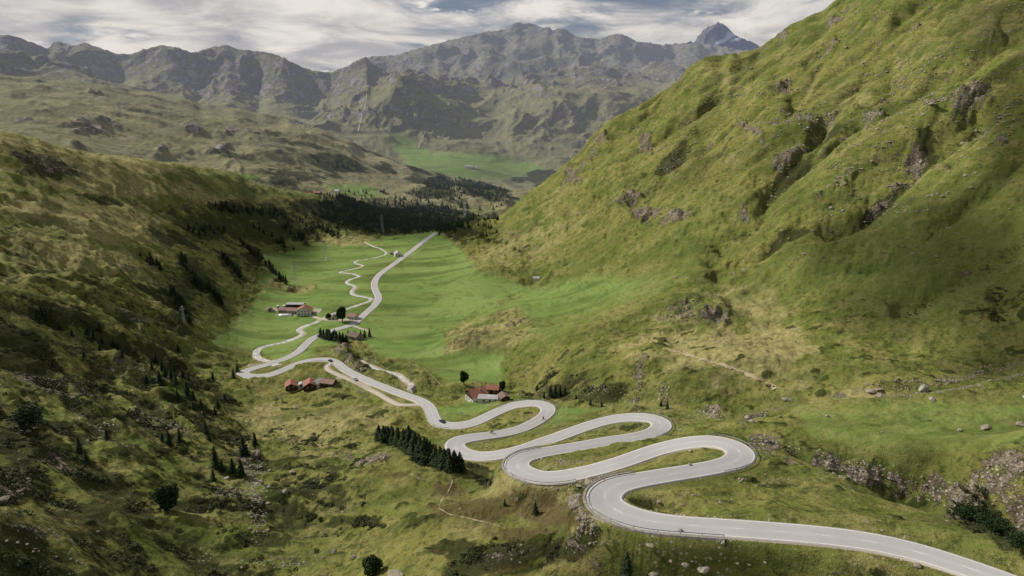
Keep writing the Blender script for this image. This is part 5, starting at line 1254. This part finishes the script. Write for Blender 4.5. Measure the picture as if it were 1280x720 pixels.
def biker(label, idx, lane_side, flip=False):
    T, Nn = frame(road); a = math.atan2(T[idx, 1], T[idx, 0])+(math.pi if flip else 0); loc = (road[idx, 0]+Nn[idx, 0]*lane_side, road[idx, 1]+Nn[idx, 1]*lane_side, road[idx, 2])
    t = thing('motorcycle', 'dark motorcycle '+label, 'motorcycle', loc, a)
    for x in (-.7, .75):
        bm = bmesh.new(); n_ = 16; rg = []
        for i in range(n_):
            an = 6.2832*i/n_; rg.append([bm.verts.new((x+math.cos(an)*(.32+.07*math.cos(b)), .07*math.sin(b), .38+math.sin(an)*(.32+.07*math.cos(b)))) for b in (0, 1.57, 3.14, 4.71)])
        for i in range(n_):
            for k in range(4): bm.faces.new((rg[i][k], rg[(i+1) % n_][k], rg[(i+1) % n_][(k+1) % 4], rg[i][(k+1) % 4]))
        bm_obj('wheel', bm, MT['rubber'], t)
    bm = bmesh.new(); add_tube(bm, [(.75,0,.38),(.5,0,.95)], .05, 6); add_tube(bm, [(-.7,0,.38),(-.1,0,.5),(.35,0,.75)], [.05,.16,.12], 8); bm_obj('frame', bm, MT['steel'], t)
    bm = bmesh.new(); add_tube(bm, [(-.75,0,.82),(-.3,0,.78),(.1,0,.92),(.45,0,.95)], [.08,.14,.19,.1], 8); bm_obj('fuel_tank', bm, MT['paint_dark'], t)
    bm = bmesh.new(); add_tube(bm, [(.45,-.35,1.02),(.52,0,1.0),(.45,.35,1.02)], .025, 6); bm_obj('handlebar', bm, MT['steel'], t)
    # rider: one skinned body
    me = bpy.data.meshes.new('person'); J = [(-.25,0,.95),(-.15,0,1.2),(-.02,0,1.45),(.03,0,1.57),(.08,0,1.72),(0,.2,1.42),(.2,.32,1.2),(.42,.33,1.05),(0,-.2,1.42),(.2,-.32,1.2),(.42,-.33,1.05),(-.2,.14,.92),(.15,.24,.78),(-.1,.22,.35),(-.2,-.14,.92),(.15,-.24,.78),(-.1,-.22,.35),(.05,.22,.30),(.05,-.22,.30)]
    Ed = [(0,1),(1,2),(2,3),(3,4),(2,5),(5,6),(6,7),(2,8),(8,9),(9,10),(0,11),(11,12),(12,13),(0,14),(14,15),(15,16),(13,17),(16,18)]
    me.from_pydata(J, Ed, []); ob = bpy.data.objects.new('person', me); COL.objects.link(ob); md = ob.modifiers.new('skin', 'SKIN')
    rad = [.17,.17,.18,.07,.11,.08,.06,.045,.08,.06,.045,.11,.08,.06,.11,.08,.06,.05,.05]
    for i, r_ in enumerate(rad): me.skin_vertices[0].data[i].radius = (r_, r_)
    me.skin_vertices[0].data[0].use_root = True; sb_ = ob.modifiers.new('sub', 'SUBSURF'); sb_.levels = sb_.render_levels = 1
    me.materials.append(MT['leather']); ob.location = loc; ob.rotation_euler = (0, 0, a)
    tag(ob, 'rider in dark gear '+label, 'person')
    bm = bmesh.new(); bmesh.ops.create_uvsphere(bm, u_segments=14, v_segments=10, radius=.15)
    for v in bm.verts: v.co = Vector((v.co.x*1.1+.09, v.co.y*.92, v.co.z*1.1+1.73))
    bm_obj('helmet', bm, MT['helmet'], ob, True)
biker('on the straight leading out of the second far hairpin', ridx(615,543.5), -1.6)
biker('going round the hairpin past the chalet', ridx(676,523.5), 1.6)

# signs and bits near the roads
def sign(px, py, label, w_, h_):
    p, d = hit(px, py); t = thing('notice_board', label, 'notice board', p, R(10)); box_obj('panel', [((0, 0, 1.7), (w_, .08, h_))], MT['film'], t)
    for s_ in (-1, 1): box_obj('post', [((s_*w_*.4, .08, .8), (.1, .1, 2.4))], MT['timber'], t)
sign(577, 520, 'white notice board on posts in the grass below the white chalet', 1.8, 1.6)
sign(651, 497, 'small white board on posts beside the road bend right of the chalet', 1.0, 1.0)

# waterfall on the far cliffs
def fall(pts, hw, label):
    V = []
    for k, (x, y) in enumerate(pts):
        p = on_grid(x, y, az3, D3, Z3); V += [(p.x-hw*(.5+.5*k/len(pts)), p.y-6, p.z+3), (p.x+hw*(.5+.5*k/len(pts)), p.y-6, p.z+3)]
    n_ = len(pts); o = mesh_obj('waterfall', V, [(2*i, 2*i+1, 2*i+3, 2*i+2) for i in range(n_-1)], MT['water']); o['kind'] = 'structure'; o['label'] = label
fall([(459,119),(458,125),(457,132),(455,139),(453,146),(451,152),(449,160),(448,165)], 2.4, 'thin white waterfall on the far cliff')
fall([(532,165),(529,172),(525,180),(523,186)], 1.6, 'pale torrent bed below the far cliffs')
for o in [q for q in SPR+BR if q.location.z < -500 or (q in BR and q.location.length < 1)]:
    for c in list(o.children): bpy.data.objects.remove(c)
    bpy.data.objects.remove(o)
# ------------------------------------------------------------------ clouds: unseen sheet added to cast shadows on the slopes
SUN_AZ, SUN_EL = R(-64), R(37)         # azimuth from +Y towards +X
sd = Vector((math.sin(SUN_AZ)*math.cos(SUN_EL), math.cos(SUN_AZ)*math.cos(SUN_EL), math.sin(SUN_EL)))
SHADE_AREAS = [(255,292,80,26,-12,1.),(350,300,60,30,-25,1.),(200,330,60,24,-20,.6),(480,272,130,22,-6,1.),(400,268,60,18,-10,1.),(320,270,70,18,-14,1.),(300,315,66,24,-36,1.),(245,330,50,28,-40,.95),(255,385,50,26,-50,.9),(60,205,50,12,-10,.8),(40,440,90,50,-10,.72),(10,610,50,80,0,.7),(30,705,80,40,0,.55),(180,410,70,16,-14,.85),(80,480,80,30,-20,.5),(60,380,90,26,-10,.6),
 (1220,330,120,80,-10,.9),(1270,430,60,50,0,.8),(1130,385,90,36,0,.7),(1275,170,50,90,0,.8),(1245,20,90,50,0,.6),(1110,160,50,24,30,.35),(1040,300,80,34,30,.7),(1250,650,60,40,0,.6),(690,700,120,34,0,.8),(870,215,50,16,35,.5),(980,190,50,16,35,.5),(740,478,60,18,0,.5),(330,700,60,20,0,.25),(1000,250,60,20,30,.3)]
gxs = np.arange(-900, 900, 14.); gys = np.arange(60, 1900, 14.)
GX, GY = np.meshgrid(gxs, gys); ca_ = np.arctan2(GX, GY); cd_ = np.hypot(GX, GY)
ci_ = np.clip(((ca_-az[0])/(az[1]-az[0])).astype(int), 0, len(az)-1); ri_ = np.clip(np.searchsorted(ds, cd_), 0, len(ds)-1)
GZ = Z[ri_, ci_]; cpx, cpy = proj(GX, GY, GZ)
dens = blob(cpx, cpy, SHADE_AREAS, fbm(GX, GY, 130, 4, 401)*1.0, .75)
_sa = np.array([float(ray(p, np.interp(p, [a for a, b in SIL], [b for a, b in SIL]))[0]) for p, q in SILD])
dens[cd_ > np.interp(ca_, _sa, [q for p, q in SILD])*1.06] = 0
dens[(GY < 70)] = 0; dens[0] = dens[-1] = 0; dens[:, 0] = dens[:, -1] = 0
H_ = ZC+760.; tt = (H_-GZ)/sd.z
mc = N('shadow_sheet_fade'); cn = mc.noise(.012, 5, .65); u_, _, _, _ = mc.attr('shade_alpha')
al = mc.math('MULTIPLY', u_, mc.ramp(mc.math('ADD', u_, mc.math('MULTIPLY', mc.math('SUBTRACT', cn, .5), .9)), .1, .6))
tb = mc.n('ShaderNodeBsdfTransparent'); db = mc.n('ShaderNodeBsdfDiffuse'); db.inputs[0].default_value = (.85, .86, .88, 1); mx_ = mc.n('ShaderNodeMixShader')
mc.l(al, mx_.inputs[0]); mc.l(tb.outputs[0], mx_.inputs[1]); mc.l(db.outputs[0], mx_.inputs[2]); mc.l(mx_.outputs[0], mc.out.inputs[0])
cl = grid_mesh('shadow_sheet', GX+sd.x*tt, GY+sd.y*tt, np.full_like(GX, H_)+fbm(GX, GY, 200, 3, 402)*25, {'shade_alpha': (np.clip(dens, 0, 1), dens*0, dens*0, dens*0)}, mc.m, 'stuff')
tag(cl, 'unseen cloud sheet added above the valley to darken the slopes', 'shadow_sheet')
#@@END2

# ------------------------------------------------------------------ camera, sun, sky
cam = bpy.data.cameras.new('camera'); co = bpy.data.objects.new('camera', cam); COL.objects.link(co)
cam.sensor_width = 36; cam.lens = F/1280*36; cam.clip_start = 1; cam.clip_end = 60000
co.location = (0, 0, ZC); co.rotation_euler = (R(90)-PITCH, 0, 0)
scene.camera = co
SUN_AZ, SUN_EL = R(-64), R(37)         # azimuth from +Y towards +X
sd = Vector((math.sin(SUN_AZ)*math.cos(SUN_EL), math.cos(SUN_AZ)*math.cos(SUN_EL), math.sin(SUN_EL)))
sl = bpy.data.lights.new('sun', 'SUN'); sl.energy = 5.0; sl.angle = R(.55); sl.color = (1, .96, .885)
so = bpy.data.objects.new('sun', sl); COL.objects.link(so); so.rotation_euler = (-sd).to_track_quat('-Z', 'Y').to_euler()
w = bpy.data.worlds.new('World'); scene.world = w; w.use_nodes = True
t = w.node_tree; t.nodes.clear()
def wn(typ, **k):
    x = t.nodes.new(typ)
    for a, b in k.items(): setattr(x, a, b)
    return x
out = wn('ShaderNodeOutputWorld'); bg = wn('ShaderNodeBackground'); bg.inputs[1].default_value = .062
sky = wn('ShaderNodeTexSky', sky_type='NISHITA', sun_disc=False, sun_elevation=SUN_EL, sun_rotation=SUN_AZ, altitude=2000, air_density=1.0, dust_density=1.5)
tc = wn('ShaderNodeTexCoord'); sep = wn('ShaderNodeSeparateXYZ'); t.links.new(tc.outputs['Generated'], sep.inputs[0])
def wm(op, a, b=0):
    x = wn('ShaderNodeMath', operation=op)
    for i, q in enumerate((a, b)):
        if isinstance(q, (int, float)): x.inputs[i].default_value = q
        else: t.links.new(q, x.inputs[i])
    return x.outputs[0]
zz = wm('MAXIMUM', wm('ADD', sep.outputs[2], .15), .05)
cb = wn('ShaderNodeCombineXYZ'); t.links.new(wm('DIVIDE', sep.outputs[0], zz), cb.inputs[0]); t.links.new(wm('DIVIDE', sep.outputs[1], zz), cb.inputs[1])
def wnoise(sc, det, rough, dist, loc=(0, 0, 0), scl=(1, 1, 1)):
    mp = wn('ShaderNodeMapping'); mp.inputs['Location'].default_value = loc; mp.inputs['Scale'].default_value = scl; t.links.new(cb.outputs[0], mp.inputs[0])
    x = wn('ShaderNodeTexNoise'); x.inputs['Scale'].default_value = sc; x.inputs['Detail'].default_value = det; x.inputs['Roughness'].default_value = rough; x.inputs['Distortion'].default_value = dist
    t.links.new(mp.outputs[0], x.inputs[0]); return x.outputs[0]
def wr(f, a, b):
    x = wn('ShaderNodeMapRange', interpolation_type='SMOOTHSTEP'); t.links.new(f, x.inputs[0]); x.inputs[1].default_value = a; x.inputs[2].default_value = b; return x.outputs[0]
def wmix(f, a, b):
    x = wn('ShaderNodeMix', data_type='RGBA')
    for i, q in ((0, f), (6, a), (7, b)):
        if isinstance(q, (int, float)): x.inputs[i].default_value = q
        elif isinstance(q, tuple): x.inputs[i].default_value = (*q, 1)
        else: t.links.new(q, x.inputs[i])
    return x.outputs[2]
c1 = wnoise(.75, 8, .56, .35, (3.1, 1.7, 0), (.9, .9, 1)); c2 = wnoise(1.9, 7, .58, .4, (7, 2, 0)); 
cov = wr(wm('ADD', wm('MULTIPLY', c1, .7), wm('MULTIPLY', c2, .3)), .37, .46)
tone = wr(c2, .35, .68)
cc = wmix(tone, (6.8, 6.7, 7.0), (13., 12.3, 11.5))
skyc = wmix(.7, sky.outputs[0], (3.1, 3.5, 4.5))
c3 = wnoise(4.2, 5, .5, .15, (1.3, 5.1, 0)); puff = wr(c3, .60, .66)
skyp = wmix(puff, skyc, (13.5, 13.0, 12.4))
high_ = wr(sep.outputs[2], .22, .50)
cov = wm('MULTIPLY', cov, wm('SUBTRACT', 1, wm('MULTIPLY', high_, .62)))
skyp = wmix(high_, skyp, (1.9, 2.5, 3.7))
fin = wmix(cov, skyp, cc)
t.links.new(fin, bg.inputs[0]); t.links.new(bg.outputs[0], out.inputs[0])
scene.view_settings.view_transform = 'Standard'; scene.view_settings.look = 'None'; scene.view_settings.exposure = 0
scene.cycles.max_bounces = 4; scene.cycles.diffuse_bounces = 2; scene.cycles.glossy_bounces = 1; scene.cycles.transparent_max_bounces = 4
